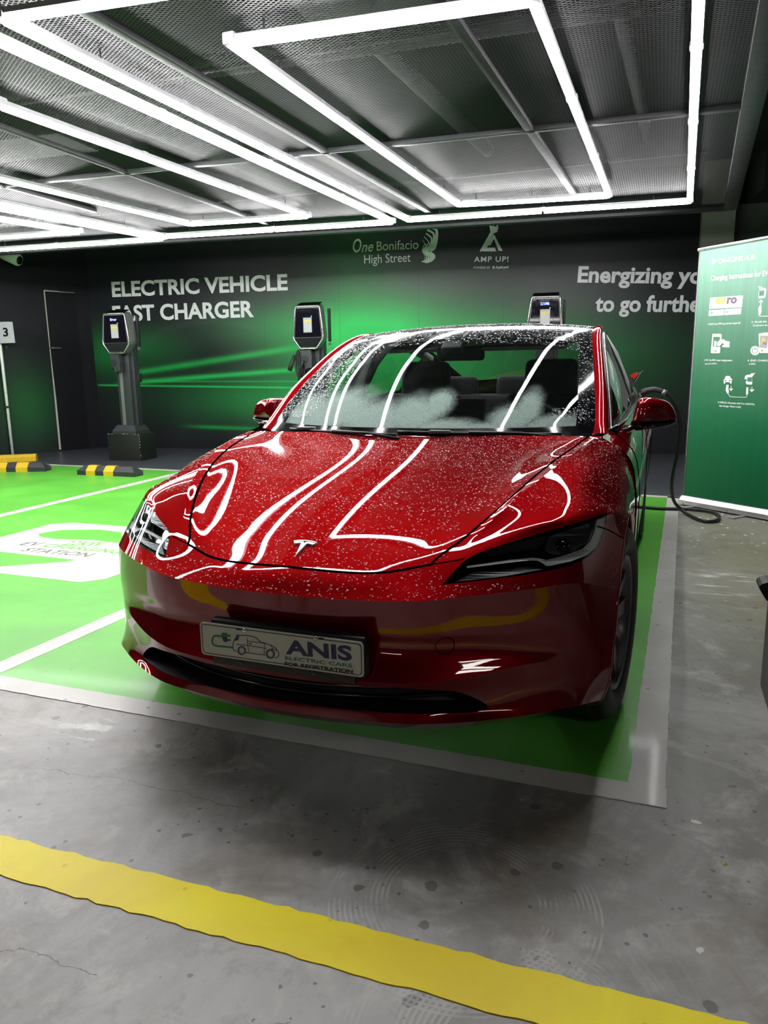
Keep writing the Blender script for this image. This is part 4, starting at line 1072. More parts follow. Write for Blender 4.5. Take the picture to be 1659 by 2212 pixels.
# ------------------------------------------------------------------ wipers, cowl
WS_BVH = BVHTree.FromPolygons([tuple(RS[i, j]) for i in range(len(tsamp)) for j in range(ns+1)], [(i*(ns+1)+j, i*(ns+1)+j+1, (i+1)*(ns+1)+j+1, (i+1)*(ns+1)+j) for i in range(len(tsamp)-1) for j in range(ns)])
def on_ws(x, z):
    h = WS_BVH.ray_cast(Vector((abs(x), -1, z)), Vector((0, 1, 0))); n = h[1]
    if n.y > 0: n = -n
    return np.array([x, h[0].y, h[0].z]), np.array([n.x*(1 if x >= 0 else -1), n.y, n.z])
def on_wsn(x, z, d):
    p, n = on_ws(x, z); return p+n*d
for xs, zz in ((np.linspace(.62, -.02, 14), (.930, .941)), (np.linspace(-.02, -.58, 14), (.9295, .936))):
    P = [on_wsn(x, zz[0]+(zz[1]-zz[0])*i/13, .007) for i, x in enumerate(xs)]
    wr = bpy.data.objects.new('wiper', None); wr.location = (P[6][0], P[6][1]-2.3, P[6][2]); link(wr, CAR)
    tube('wiper_blade', P, .0055, M_MATTBLK, wr, 8)
    tube('wiper_arm', [P[0]+np.array([.03, -.04, -.012]), P[3]+np.array([0, -.012, .004]), P[7]+np.array([0, -.006, .006])], .0055, M_MATTBLK, wr, 8)
cow = [on_ws(x, .925)[0]+np.array([0, -.010, -.006]) for x in np.linspace(-.70, .70, 41)]
tube('cowl_seal', cow, .007, M_MATTBLK, CAR, 8)
for x in (-.47, .16):
    p, n = on_ws(x, .938); box('washer_cover', tuple(p+n*.012), (.085, .03, .014), plain('grey rubber cover', (.16, .16, .17), .5), CAR, bev=.005)

# ------------------------------------------------------------------ cabin
def soft_box(name, c, s, mat, parent, rx=0.0, bev=.04):
    return box(name, c, s, mat, parent, bev=bev, rot=Matrix.Rotation(rx, 3, 'X'), segs=4)
soft_box('dashboard', (0, 1.62, .80), (1.36, .42, .16), M_DASH, CAR, .05, .05)
soft_box('dashboard_top', (0, 1.45, .872), (1.30, .34, .03), M_DASH, CAR, .06, .012)
soft_box('touchscreen', (0, 1.80, .945), (.355, .014, .215), M_SCREEN, CAR, -.12, .005)
sw_ = bpy.data.objects.new('steering_wheel', None); sw_.location = (.38, 1.90-2.3, .865); sw_.rotation_euler = (math.radians(66), 0, 0); link(sw_, CAR)
m_ = world_mat(sw_)
R_ = [tuple(m_@Vector((.178*math.cos(a), .168*math.sin(a), 0))) for a in np.linspace(0, 2*math.pi, 40, endpoint=False)]
V, F = tube_geo(R_, .015, 10, True); mesh_obj('wheel_rim', V, F, M_SEAT, sw_)
for a, b in (((-.17, 0, 0), (-.05, 0, -.02)), ((.17, 0, 0), (.05, 0, -.02)), ((0, -.16, 0), (0, -.05, -.02))):
    V, F = tube_geo([tuple(m_@Vector(a)), tuple(m_@Vector(b))], .016, 8); mesh_obj('wheel_spoke', V, F, M_GALV, sw_)
V, F = lathe_geo([(-.035, 0), (-.035, .05), (-.01, .062), (.012, .055), (.018, 0)], 24, axis='Z'); mesh_obj('wheel_hub', [tuple(m_@Vector(p)) for p in V], F, M_SEAT, sw_)
def seat(x, y, wdt=.50, backh=.62, head=True, name='front_seat'):
    r = bpy.data.objects.new(name, None); r.location = (x, y-2.3, .3); link(r, CAR)
    soft_box('seat_cushion', (x, y, .40), (wdt, .52, .20), M_SEAT, r, .08, .06)
    soft_box('seat_backrest', (x, y+.33, .75), (wdt, .16, backh), M_SEAT, r, -.28, .07)
    for s in (-1, 1): soft_box('seat_bolster', (x+s*wdt*.42, y+.27, .72), (.10, .17, backh*.8), M_SEAT, r, -.28, .04)
    if head: soft_box('headrest', (x, y+.455, 1.125), (.30, .11, .24), M_SEAT, r, -.20, .05)
    return r
seat(.38, 2.15); seat(-.38, 2.15)
rs = bpy.data.objects.new('rear_seat', None); rs.location = (0, 3.2-2.3, .3); link(rs, CAR)
soft_box('seat_cushion', (0, 3.05, .42), (1.24, .5, .20), M_SEAT, rs, .06, .06); soft_box('seat_backrest', (0, 3.38, .74), (1.26, .16, .58), M_SEAT, rs, -.35, .07)
for x in (-.40, 0, .40): soft_box('headrest', (x, 3.50, 1.06), (.26, .10, .17), M_SEAT, rs, -.25, .045)
soft_box('parcel_shelf', (0, 3.85, .99), (1.10, .50, .03), M_DASH, CAR, -.05, .012)
soft_box('headliner', (0, 2.62, 1.365), (1.10, 1.1, .018), M_LINER, CAR, -.01, .006)
for sg in (1, -1):
    soft_box('sun_visor', (.32*sg, 2.06, 1.315), (.42, .16, .02), M_LINER, CAR, .30, .008)
    P = [(p[0]*sg, p[1], p[2]) for p in (rail_at(y)*[1, 1, 1]+np.array([-.045, 0, -.02]) for y in np.linspace(1.42, 3.3, 30))]
    tube('pillar_lining', P, .03, M_LINER, CAR, 10)
    tube('pillar_lining', [(.80*sg, 2.42, .95), (.765*sg, 2.46, 1.10), (.70*sg, 2.50, 1.25), (.64*sg, 2.53, 1.34)], .052, M_LINER, CAR, 12)
    box('seat_belt', (.775*sg-.055*sg, 2.43, 1.10), (.006, .05, .42), M_MATTBLK, CAR, bev=.002, rot=Matrix.Rotation(-.38*sg, 3, 'Y'))
    box('door_card', (.80*sg, 2.35, .72), (.06, 2.0, .46), M_DASH, CAR, bev=.02)
soft_box('rear_view_mirror', (0, 2.0, 1.275), (.25, .03, .075), M_MATTBLK, CAR, .15, .02)
tube('mirror_stem', [(0, 1.93, 1.335), (0, 1.985, 1.285)], .012, M_MATTBLK, CAR, 8)
soft_box('camera_housing', (0, 1.88, 1.315), (.10, .16, .05), M_MATTBLK, CAR, .45, .015)

# ------------------------------------------------------------------ show plate and its bracket
pc = [at_y(p, -.040) for p in ((436, 1342.5), (790, 1381), (787.5, 1463), (437.5, 1412))]   # TL TR BR BL
o = pc[3]; PFr = Frame(o, pc[2]-pc[3], pc[0]-pc[3]); PW = float(np.linalg.norm(pc[2]-pc[3])); PH = float((pc[0]-pc[3])@PFr.u)
bkt = box('plate_bracket', tuple(PFr.at(PW*.53, PH*.52, -.022)), (PW*.94, .034, PH*1.14), M_MATTBLK, CAR, bev=.006)
box('bracket_lip', tuple(PFr.at(PW*.50, -.012, -.022)), (PW*.88, .030, .034), M_MATTBLK, CAR, bev=.004)
for a in (.25, .70):
    V, F = lathe_geo([(-.003, 0), (-.003, .004), (0, .005)], 14, tuple(PFr.at(PW*a, -.013, -.005)), 'Y'); mesh_obj('bracket_screw', V, F, M_GALV, CAR)
plate = poly_on('license_plate', PFr, rrect(0, 0, PW, PH, .012), plain('white plate enamel', (.52, .53, .50), .35, var=.02), CAR, h=.004)
K = lambda n, c: plain(n, c, .45)
M_NAVY, M_PGREEN, M_PBLK = K('navy print', (.025, .018, .10)), K('green print', (.006, .17, .06)), K('black print', (.01, .01, .01))
B_ = rrect(.006, .006, PW-.006, PH-.006, .010)
multi_poly('plate_border', PFr, [stroke(B_+[B_[0]], .0022)], M_PBLK, plate, h=.0046, h0=.004)
pp = lambda pts: [tuple(PFr.px(p)) for p in sc(420, 1330, 4.1475, pts)]
text_px('plate_lettering', 'ANIS', PFr, *sc(420, 1330, 4.1475, [(826, 338), (1420, 402), (890, 216)]), M_NAVY, plate, h=.0048, bold=.035)
text_px('plate_lettering', 'ELECTRIC CARS', PFr, *sc(420, 1330, 4.1475, [(820, 388), (1420, 460), (823, 357)]), M_PGREEN, plate, h=.0048, bold=.02)
text_px('plate_lettering', 'FOR REGISTRATION', PFr, *sc(420, 1330, 4.1475, [(816, 440), (1428, 513), (820, 408)]), M_PBLK, plate, h=.0048, bold=.05)
def st_(pts, w): return stroke([tuple(q) for q in smooth_path(pp(pts), 5)], w)
carl = [st_([(352, 285), (358, 230), (385, 185), (430, 172), (500, 176), (560, 195), (605, 235), (680, 255), (735, 285), (745, 310)], .0022), st_([(352, 285), (362, 305), (388, 317)], .002), st_([(465, 325), (560, 338), (640, 348)], .002),
    st_([(640, 238), (633, 290), (632, 340)], .0014), st_([(480, 195), (484, 260), (495, 318)], .0014), st_([(385, 252), (500, 265), (650, 288)], .0014), st_([(480, 222), (560, 232), (620, 240)], .0014), st_([(700, 290), (735, 300), (760, 322), (755, 365), (725, 372)], .002), st_([(690, 262), (715, 292), (745, 308)], .0014)]
for c, r in (((431, 307), 33), ((687, 337), 35)):
    ring = [(c[0]+r*math.cos(a), c[1]+r*1.1*math.sin(a)) for a in np.linspace(0, 2*math.pi, 22)]
    carl.append(stroke(pp(ring), .0032)); carl.append(stroke(pp([(c[0]+(x-c[0])*.72, c[1]+(y-c[1])*.72) for x, y in ring]), .001))
carl += [pp([(380, 165), (410, 170), (405, 185), (400, 215), (368, 220), (385, 185)]), pp([(493, 240), (522, 244), (518, 252), (496, 250)]), pp([(600, 238), (625, 232), (640, 240), (635, 245)])]
carl += [pp([(250, 185), (300, 190), (305, 208), (330, 205), (330, 220), (303, 222), (295, 232), (270, 228)])]
multi_poly('plate_car_drawing', PFr, carl, M_NAVY, plate, h=.0046, h0=.004)
multi_poly('plate_plug_drawing', PFr, [st_([(240, 182), (195, 175), (172, 195), (168, 235), (190, 262), (260, 272), (350, 280)], .0055), pp([(243, 165), (262, 147), (300, 152), (305, 165), (330, 165), (330, 185), (303, 186), (290, 190), (240, 184)])], M_PGREEN, plate, h=.0044, h0=.004)
multi_poly('plate_slot', PFr, [pp([(380, 104), (430, 110), (430, 128), (380, 122)]), pp([(1120, 188), (1166, 194), (1166, 212), (1120, 206)])], M_PBLK, plate, h=.0045, h0=.004)
for p in ((457, 128), (1092, 196)):
    q = PFr.px(sc(420, 1330, 4.1475, [p])[0]); c = PFr.at(q[0], q[1], .004)
    V, F = lathe_geo([(0, .0065), (-.002, .0062), (-.0035, .004), (-.004, 0)], 18, tuple(c), 'Y'); mesh_obj('plate_bolt', V, F, M_CHROME, plate)

# ------------------------------------------------------------------ charge flap at the left rear corner
fl_ = Frame((.752, 4.12, 1.035), (.35, .9, -.1), (.07, 0, .12))
fp = [at_y(p, 4.12) for p in ((1355, 835), (1356, 822), (1361, 812), (1369, 806), (1374, 805), (1377, 808), (1364, 836))]
V = [tuple(p) for p in fp]+[tuple(p+np.array([.012, .05, .004])) for p in fp]; n = len(fp)
flap = fix_normals(mesh_obj('charge_flap', V, [tuple(range(n)), tuple(range(2*n-1, n-1, -1))]+[(i, (i+1) % n, n+(i+1) % n, n+i) for i in range(n)], M_MATTBLK, CAR, smooth=False))
fp2 = [at_y(p, 4.112) for p in ((1361, 812), (1369, 806), (1375, 804.5), (1377.5, 809), (1371, 819))]; n = len(fp2)
V = [tuple(p) for p in fp2]+[tuple(p+np.array([.004, .02, .002])) for p in fp2]
fix_normals(mesh_obj('flap_tail_light', V, [tuple(range(n)), tuple(range(2*n-1, n-1, -1))]+[(i, (i+1) % n, n+(i+1) % n, n+i) for i in range(n)], plain('red lamp plastic', (.45, .02, .015), .25), flap, smooth=False))
tube('flap_edge', [at_y(p, 4.10) for p in ((1364, 837), (1377, 818), (1384, 805), (1390, 801))], .004, M_GALV, flap, 6)

# ------------------------------------------------------------------ condensation inside the windscreen
def ws_px(p):
    d = pray(p); h = WS_BVH.ray_cast(Vector(CAM), Vector(d))
    if h[0] is not None and h[0].x >= 0: return np.array(h[0])
    h = WS_BVH.ray_cast(Vector((-CAM[0], CAM[1], CAM[2])), Vector((-d[0], d[1], d[2])))
    return np.array((-h[0].x, h[0].y, h[0].z))
def mat_fog():
    m, nt, b = newmat('condensation on glass'); vec, x, y, z = wpos(nt)
    n = noise(nt, vec, 9, 7, 0.7); n2 = noise(nt, vec, 160, 2)
    def blob(p, rx, ry):
        c = ws_px(p); ex_ = ws_px((p[0]+10, p[1])); ez = ws_px((p[0], p[1]-10)); kx = abs(ex_[0]-c[0])/10; kz = abs(ez[2]-c[2])/10
        return (1-((((x-c[0])/(rx*kx)).pow(2.0)+((z-c[2])/(ry*kz)).pow(2.0)).sqrt())).max(0.0)
    f = None
    for p, rx, ry in (((670, 900), 110, 75), ((735, 885), 110, 70), ((800, 905), 130, 60), ((890, 895), 90, 62), ((945, 872), 50, 45), ((960, 925), 120, 30), ((1140, 885), 42, 62), ((1105, 905), 75, 45), ((1200, 918), 120, 32), ((1050, 928), 150, 24)):
        f = blob(p, rx, ry) if f is None else f.max(blob(p, rx, ry))
    f = (f*1.6+(n-0.5)*0.75+(n2-0.5)*0.5).step(0.10, 1.10)
    d = (noise(nt, vec, 260, 2)).step(0.52, 0.62)*0.03
    a = (f*0.72*(n2*1.0+0.5)+d*0.5).clamp()
    setp(b, col=(0.56, 0.64, 0.60), rough=0.7, spec=0.2, emis=(0, 0, 0)); wire(nt, b, alpha=a); return m
V, F = gridpart(I_LOW, I_TOP, 0, JB)
V = [(v[0]*.995, v[1]+.006, v[2]-.004) for v in V]
weld(mesh_obj('condensation', V, F, mat_fog(), CAR))

# ------------------------------------------------------------------ rain beads on the paint and the glass
def mat_drop():
    m, nt, b = newmat('water beads'); setp(b, col=(0.50, 0.20, 0.20), rough=0.03, coat=1.0, coatr=0.0, ior=1.33, spec=0.8, alpha=0.8)
    vec, x, y, z = coords(nt); wire(nt, b, rough=(noise(nt, vec, 30, 2)*0.04).clamp()); return m
def mat_drop2():
    m, nt, b = newmat('water beads on glass'); setp(b, col=(0.45, 0.50, 0.49), rough=0.03, coat=1.0, coatr=0.0, ior=1.33, spec=0.8, alpha=0.75)
    vec, x, y, z = coords(nt); wire(nt, b, rough=(noise(nt, vec, 30, 2)*0.04).clamp()); return m
rng = np.random.default_rng(11)
DOME = [(0, 0, .42)]+[(.62*math.cos(a), .62*math.sin(a), .30) for a in np.linspace(0, 2*math.pi, 6, endpoint=False)]+[(math.cos(a+.3), math.sin(a+.3), -.02) for a in np.linspace(0, 2*math.pi, 6, endpoint=False)]
DF = [(0, 1+k, 1+(k+1) % 6) for k in range(6)]+[(1+k, 7+k, 7+(k+1) % 6, 1+(k+1) % 6) for k in range(6)]
DOME = np.array(DOME)
def beads(name, spots, mat, label, parent):
    """spots: (point, normal, radius)"""
    n = len(spots); P = np.array([s[0] for s in spots]); N = np.array([s[1] for s in spots]); R = np.array([s[2] for s in spots])
    N = N/np.linalg.norm(N, axis=1, keepdims=True); A = np.cross(N, np.tile([0.31, 0.95, 0.05], (n, 1))); A /= np.linalg.norm(A, axis=1, keepdims=True); B = np.cross(N, A)
    ex_ = rng.uniform(.85, 1.35, n)
    V = (P[:, None]+R[:, None, None]*(DOME[None, :, 0, None]*A[:, None]*ex_[:, None, None]+DOME[None, :, 1, None]*B[:, None]+DOME[None, :, 2, None]*N[:, None])).reshape(-1, 3)
    F = [tuple(i*13+q for q in f) for i in range(n) for f in DF]
    o = mesh_obj(name, V, F, mat, parent); o['kind'] = 'stuff'; o['label'] = label; return o
spots = []
tri = []
for i in range(0, nV-1):
    for j in range(nU-1):
        q = G[i, j], G[i+1, j], G[i+1, j+1], G[i, j+1]; nn = np.cross(q[2]-q[0], q[1]-q[3]); ar = np.linalg.norm(nn)/2; nn = nn/max(2*ar, 1e-12)
        if nn[2] < 0: nn = -nn
        c = sum(q)/4
        if nn[2] < .30 and not (i < I_CR and j > J_RG and nn[2] > .12): continue
        if i > I_CR+1: continue
        tri.append((q, nn, ar, c))
AR_ = np.array([t[2] for t in tri]); dens = np.array([(5000+ (7000 if t[3][1] > .75 else 2500 if t[3][1] > .4 else 0))*(0.35 if t[1][2] < .5 else 1)*(0.85 if t[3][2] < .64 and t[3][1] < .2 else 1) for t in tri])
cnt = rng.poisson(AR_*dens*1.0)
for t, c, dd in zip(tri, cnt, dens):
    for side in (1, -1):
        for _ in range(int(c) if side > 0 else int(rng.poisson(t[2]*dd))):
            a, b_ = rng.random(2); q = t[0]; p = (q[0]*(1-a)+q[1]*a)*(1-b_)+(q[3]*(1-a)+q[2]*a)*b_
            r = (.0009+.0016*rng.random()**2)*(1.0 if t[3][1] > .5 else 1.25)
            px_ = proj(p)
            if 955 < px_[0] < 1312 and 1105 < px_[1] < 1262 and t[3][1] < .6 and t[3][0] > .44: continue
            spots.append((p*[side, 1, 1], t[1]*[side, 1, 1], r))
beads('water_beads', spots, mat_drop(), 'rain beads covering the red hood and fenders', CAR)
spots = []
for i in range(I_LOW, I_BK):
    for j in range(ns):
        q = RS[i, j], RS[i+1, j], RS[i+1, j+1], RS[i, j+1]; nn = np.cross(q[2]-q[0], q[1]-q[3]); ar = np.linalg.norm(nn)/2; nn /= 2*ar
        if nn[2] < 0: nn = -nn
        c = sum(q)/4
        for side in (1, -1):
            x, z = c[0]*side, c[2]; d = 0
            if c[1] > 1.80+.12*(1-abs(x)/.7) and i >= I_TOP-9: d = 9000
            if i >= I_TOP-2: d = 5200
            if j >= ns-2: d = 6500
            if side < 0 and i < I_TOP: d = max(d, 15000*max(0.0, min(1.0, ((-x-.34)-(1.33-z)*.50)/.06+.4)) if z > .985 else d)
            if side > 0 and .985 < z < 1.03 and .56 < x < .70: d = 22000
            for _ in range(rng.poisson(ar*d)):
                a, b_ = rng.random(2); p = (q[0]*(1-a)+q[1]*a)*(1-b_)+(q[3]*(1-a)+q[2]*a)*b_
                spots.append((p*[side, 1, 1], nn*[side, 1, 1], .0012+.0026*rng.random()**2))
beads('water_beads', spots, mat_drop2(), 'rain beads left outside the wiped part of the windscreen', CAR)
# ------------------------------------------------------------------ EV chargers on posts
M_CHB = plain('charcoal charger steel', (.038, .043, .045), .42, .2)
M_CHB2 = plain('charcoal post side', (.030, .034, .038), .5, .1)
M_SILV = plain('brushed silver trim', (.55, .55, .56), .25, .9)
M_GREYSH = plain('grey charger shell', (.20, .21, .20), .35, .4)
M_FACE = plain('glossy black charger face', (.006, .005, .010), .05, 0, .8)
M_CABLE = plain('black cable rubber', (.012, .012, .013), .45)
M_BLUE = emissive('blue display digits', (.10, .25, 1.0), 3.0); M_TEAL = emissive('teal status light', (.05, .8, .6), 2.0)
M_PAPER = plain('white sticker', (.42, .42, .43), .5); M_YSTK = plain('yellow sticker print', (.62, .46, .08), .5); M_GSTK = plain('grey sticker print', (.34, .35, .38), .5)
M_BASE = plain('black painted plinth', (.012, .014, .012), .4); M_CHIP = plain('chipped pale paint', (.42, .41, .38), .7)
def charger(x, y, label, text, coil, rot):
    top, bot = 2.03, 1.50
    root = empty('ev_charger', (x, y, 0), label, 'ev charger', 'wallbox chargers on posts along the back wall', rot); M = world_mat(root)
    fr = Frame(tuple(M@Vector((0, -.16, bot))), tuple(M.to_3x3()@Vector((1, 0, 0))), (0, 0, 1)); L = lambda a, b, c: tuple(M@Vector((a, b, c)))
    def lb(name, c, s, mat, par=root, bev=.01, rx=None): return box(name, L(*c), s, mat, par, bev=bev, rot=Matrix.Rotation(rot, 3, 'Z') if rx is None else Matrix.Rotation(rot, 3, 'Z')@rx)
    pl = lb('plinth', (0, .02, .19), (.52, .40, .38), M_BASE, bev=.006)
    for a in ((-.26, -.18, .38, .26, -.18, .38), (.26, -.18, .02, .26, -.18, .36)):
        p, q = np.array(L(*a[:3])), np.array(L(*a[3:])); d = q-p
        for t in np.linspace(.02, .96, 9):
            if rng.random() < .55: tube('paint_chip', [p+d*t, p+d*(t+.03+.03*rng.random())], .004, M_CHIP, pl, 5)
    V, F = loft([[L(sx*.19, sy*.17+.02, .38) for sx, sy in ((-1, -1), (1, -1), (1, 1), (-1, 1))], [L(sx*.19, sy*.17+.02, .42) for sx, sy in ((-1, -1), (1, -1), (1, 1), (-1, 1))], [L(sx*.14, sy*.12+.02, .50) for sx, sy in ((-1, -1), (1, -1), (1, 1), (-1, 1))]])
    fix_normals(mesh_obj('post_foot', V, F, M_CHB, root, smooth=False))
    lb('post', (0, .03, 1.15), (.21, .17, 1.40), M_CHB, bev=.012); lb('post_rib', (-.035, -.06, 1.05), (.05, .02, 1.14), M_GREYSH, bev=.006); lb('post_side', (.125, .05, 1.15), (.05, .12, 1.38), M_CHB2, bev=.006)
    H = top-bot; out = [(-.165, H-.02), (-.15, H), (.15, H), (.165, H-.02), (.205, H*.30), (.198, H*.22), (.120, .012), (.10, 0), (-.10, 0), (-.120, .012), (-.198, H*.22), (-.205, H*.30)]
    shell = [[fr.at(p[0], p[1], 0) for p in out], [fr.at(p[0]*1.03, (p[1]-H/2)*1.01+H/2, -.05) for p in out], [fr.at(p[0]*1.0, (p[1]-H/2)*1.06+H/2+.012, -.14) for p in out], [fr.at(p[0]*.86, (p[1]-H/2)*.95+H/2+.012, -.23) for p in out]]
    V, F = loft(shell); head = fix_normals(mesh_obj('charger_head', V, F, M_GREYSH, root, smooth=False))
    V, F = loft([[fr.at(-.155, H+.002, -.005), fr.at(.155, H+.002, -.005), fr.at(.150, H+.055, -.15), fr.at(-.150, H+.055, -.15)], [fr.at(-.155, H+.006, -.001), fr.at(.155, H+.006, -.001), fr.at(.150, H+.062, -.15), fr.at(-.150, H+.062, -.15)]])
    fix_normals(mesh_obj('charger_top', V, F, M_FACE, head, smooth=False))
    tube('silver_trim', [fr.at(p[0], p[1], .002) for p in out], .013, M_SILV, head, 8, True)
    inn = [(p[0]*.90, (p[1]-H/2)*.94+H/2) for p in out]
    up = [(-.150, H*.27), (.150*1.23, H*.27), (.150, H*.955), (-.150, H*.955)]; up[0] = (-.184, H*.27)
    poly_on('screen', fr, up, M_FACE, head, h=.012); poly_on('lower_panel', fr, [(-.184, H*.255), (-.178, H*.22), (-.108, H*.035), (.108, H*.035), (.178, H*.22), (.184, H*.255)], plain('gloss dark lower panel', (.02, .022, .022), .08, .2), head, h=.010)
    lbx = [(-.058, H*.38), (.058, H*.38), (.058, H*.73), (-.058, H*.73)]
    stk = poly_on('sticker', fr, lbx, M_GSTK, head, h=.0135)
    poly_on('sticker_print', fr, [(-.046, H*.41), (.046, H*.41), (.046, H*.62), (-.046, H*.62)], M_PAPER, stk, h=.0142)
    poly_on('sticker_print', fr, [(-.050, H*.625), (.050, H*.625), (.050, H*.68), (-.050, H*.68)], M_YSTK, stk, h=.0142)
    if text: text_fit('display_text', text, fr, (-.055, H*.82), (.045, H*.82), .032, M_BLUE, head, h=.0135, bold=.01)
    poly_on('status_light', fr, circle2((.055, H*.755), .006, 10), M_TEAL, head, h=.0135)
    lb('cable_side', (.215, .06, 1.80), (.03, .05, .42), M_MATTBLK, bev=.008); lb('side_switch', (.215, .05, 1.56), (.03, .04, .03), M_GREYSH, bev=.004)
    hold = [(-.08, -.02), (.06, -.02), (.075, -.10), (.07, -.24), (-.02, -.26), (-.06, -.12)]
    V, F = prism_geo(hold, lambda p: fr.at(p[0]-.03, p[1], .015), lambda p: fr.at(p[0]-.03, p[1], -.06)); hd = fix_normals(mesh_obj('plug_holder', V, F, M_CHB, root, smooth=False))
    cc_ = fr.at(-.055, -.135, .018); ax = fr.n
    ring = [fr.at(-.055+.045*math.cos(a), -.135+.045*math.sin(a), .022) for a in np.linspace(0, 2*math.pi, 24, endpoint=False)]
    V = ring+[fr.at(-.055+.045*math.cos(a), -.135+.045*math.sin(a), -.02) for a in np.linspace(0, 2*math.pi, 24, endpoint=False)]
    mesh_obj('plug_cap', V, [tuple(range(24))]+[(i, 24+i, 24+(i+1) % 24, (i+1) % 24) for i in range(24)], M_MATTBLK, hd, smooth=False)
    tube('lock_shackle', [fr.at(.255, -.06, -.2), fr.at(.262, -.01, -.2), fr.at(.28, .005, -.2), fr.at(.29, -.02, -.2), fr.at(.275, -.07, -.2)], .005, M_MATTBLK, root, 6)
    if coil:
        for k in range(5):
            P = [fr.at(-.15+.030*k+(.055+.008*k)*math.sin(a)*.9, -.19+.17*math.cos(a), -.02-.012*k) for a in np.linspace(0, 2*math.pi, 26, endpoint=False)]
            tube('charging_lead', P, .013, M_CABLE, root, 8, True)
        tube('charging_plug', [fr.at(-.20, -.08, 0), fr.at(-.25, -.20, .0), fr.at(-.275, -.28, .01)], [.018, .026, .03], M_MATTBLK, root, 10)
        tube('charging_lead', smooth_path([fr.at(-.06, -.15, .05), fr.at(-.09, -.24, .06), fr.at(-.13, -.34, .03), fr.at(-.16, -.52, .0), fr.at(-.10, -.75, -.02)], 6), .014, M_CABLE, root, 8)
    else:
        tube('charging_plug', [fr.at(-.07, -.16, -.02), fr.at(-.095, -.22, -.03)], [.025, .018], M_MATTBLK, root, 8)
        lb('meter_box', (.135, .09, 1.16), (.08, .07, .12), M_MATTBLK, bev=.006)
    return root
charger(-6.13, 6.68, 'left post charger in the open beside the black door, showing Error', 'Error', False, .10)
charger(-3.34, 7.03, 'middle post charger behind the car, with coiled black lead hanging at its left', '', True, .10)
c3 = charger(-.38, 7.39, 'right post charger, only its head showing above the car roof, reading 2.3 kWh', '2.3 kWh', False, .10)

# ------------------------------------------------------------------ charging cable plugged into the car
CB = [(.835, 4.10, 1.00), (.865, 4.10, 1.015), (.90, 4.10, 1.023), (.966, 4.10, 1.018), (1.015, 4.10, .998), (1.06, 4.11, .945), (1.100, 4.14, .86), (1.127, 4.2, .735), (1.122, 4.28, .55), (1.095, 4.40, .31), (1.12, 4.55, .12), (1.214, 4.56, .022), (1.338, 4.27, .017), (1.445, 4.36, .017), (1.442, 4.63, .017), (1.291, 4.75, .017), (.945, 4.73, .017), (.5, 4.95, .017), (.25, 5.7, .017), (-.05, 6.6, .017), (-.22, 7.0, .017), (-.30, 7.14, .25), (-.36, 7.17, .9), (-.40, 7.18, 1.36)]
cab = empty('charging_cable', (1.3, 4.6, 0), 'black charging cable running from the car rear corner down to a loop beside the banner', 'cable')
tube('cable', smooth_path(CB, 8), .0135, M_CABLE, cab, 10)
tube('plug_handle', smooth_path([(.845, 4.10, 1.004), (.885, 4.10, 1.020), (.935, 4.10, 1.026), (.985, 4.10, 1.012)], 6), [.026]*6+[.022]*6+[.020]*7, M_MATTBLK, cab, 12)
tube('plug_collar', [(.985, 4.10, 1.012), (1.012, 4.10, .999)], .021, M_GREYSH, cab, 12)

# ------------------------------------------------------------------ roll-up banner
b0, b1 = at_z((1474, 1090)), at_z((1659, 1124)); bd = (b1-b0)/np.linalg.norm(b1-b0)
BF = Frame(b0+np.array([0, 0, .0]), bd, (0, 0, 1)); bw = .86
bt = BF.px((1523, 541))[1]; 
ban = empty('roll_up_banner', tuple(BF.at(bw/2, 0, -.06)), 'tall green roll-up banner with white charging instructions, standing right of the car', 'banner')
def mat_banner():
    m, nt, b = newmat('printed green banner'); vec, x, y, z = wpos(nt)
    n = noise(nt, scaled(nt, vec, (9, 9, .35)), 2.4, 4, .55); n2 = noise(nt, scaled(nt, vec, (26, 26, .5)), 2.0, 3, .5)
    t = ((z-.95)/(bt-.95)).clamp(); t = (t.pow(1.5)*0.9+(n-.5)*.55*t+(n2-.5)*.25*t).clamp()
    low = mixc(nt, n, (.004, .105, .040), (.008, .15, .055))
    wire(nt, b, col=mixc(nt, t, low, (.17, .40, .28)), rough=(n*.1+.32).clamp()); return m
top_l, x_bot = BF.px((1523, 541)), .010
poly_on('banner_sheet', BF, [(.012, .085), (bw-.012, .085), (bw-.012, bt), (.012, bt)], mat_banner(), ban, h=.0, h0=-.003)
M_ALU = plain('aluminium profile', (.55, .55, .56), .3, .6)
V, F = loft([[BF.at(xx, zz, hh) for hh, zz in ((.04, .012), (.045, .05), (.02, .085), (-.06, .09), (-.10, .05), (-.10, .012))] for xx in (0, bw)])
fix_normals(mesh_obj('banner_base', V, F, M_ALU, ban, smooth=False))
for xx in (.13, .62):
    q = BF.at(xx, .006, .06); box('banner_foot', tuple(q), (.05, .26, .010), M_ALU, ban, bev=.003, rotz=math.atan2(bd[1], bd[0]))
tube('top_rail', [BF.at(-.005, bt+.012, 0), BF.at(bw, bt+.012, 0)], .014, M_ALU, ban, 10)
tube('back_pole', [BF.at(bw/2, .08, -.05), BF.at(bw/2, bt, -.03)], .010, M_ALU, ban, 8)
tube('sheet_edge', [BF.at(.010, .085, .001), BF.at(.010, bt, .001)], .004, M_PAPER, ban, 6)
M_BW = plain('white banner print', (.78, .79, .80), .4); M_BO = plain('orange banner print', (.80, .42, .06), .4); M_BP = plain('plum banner print', (.13, .05, .11), .4); M_BG = plain('grey banner print', (.32, .33, .33), .4)
bs_ = lambda pts: sc(1470, 500, 5.529, pts); bx_ = lambda pts: [tuple(BF.px(p)) for p in bs_(pts)]
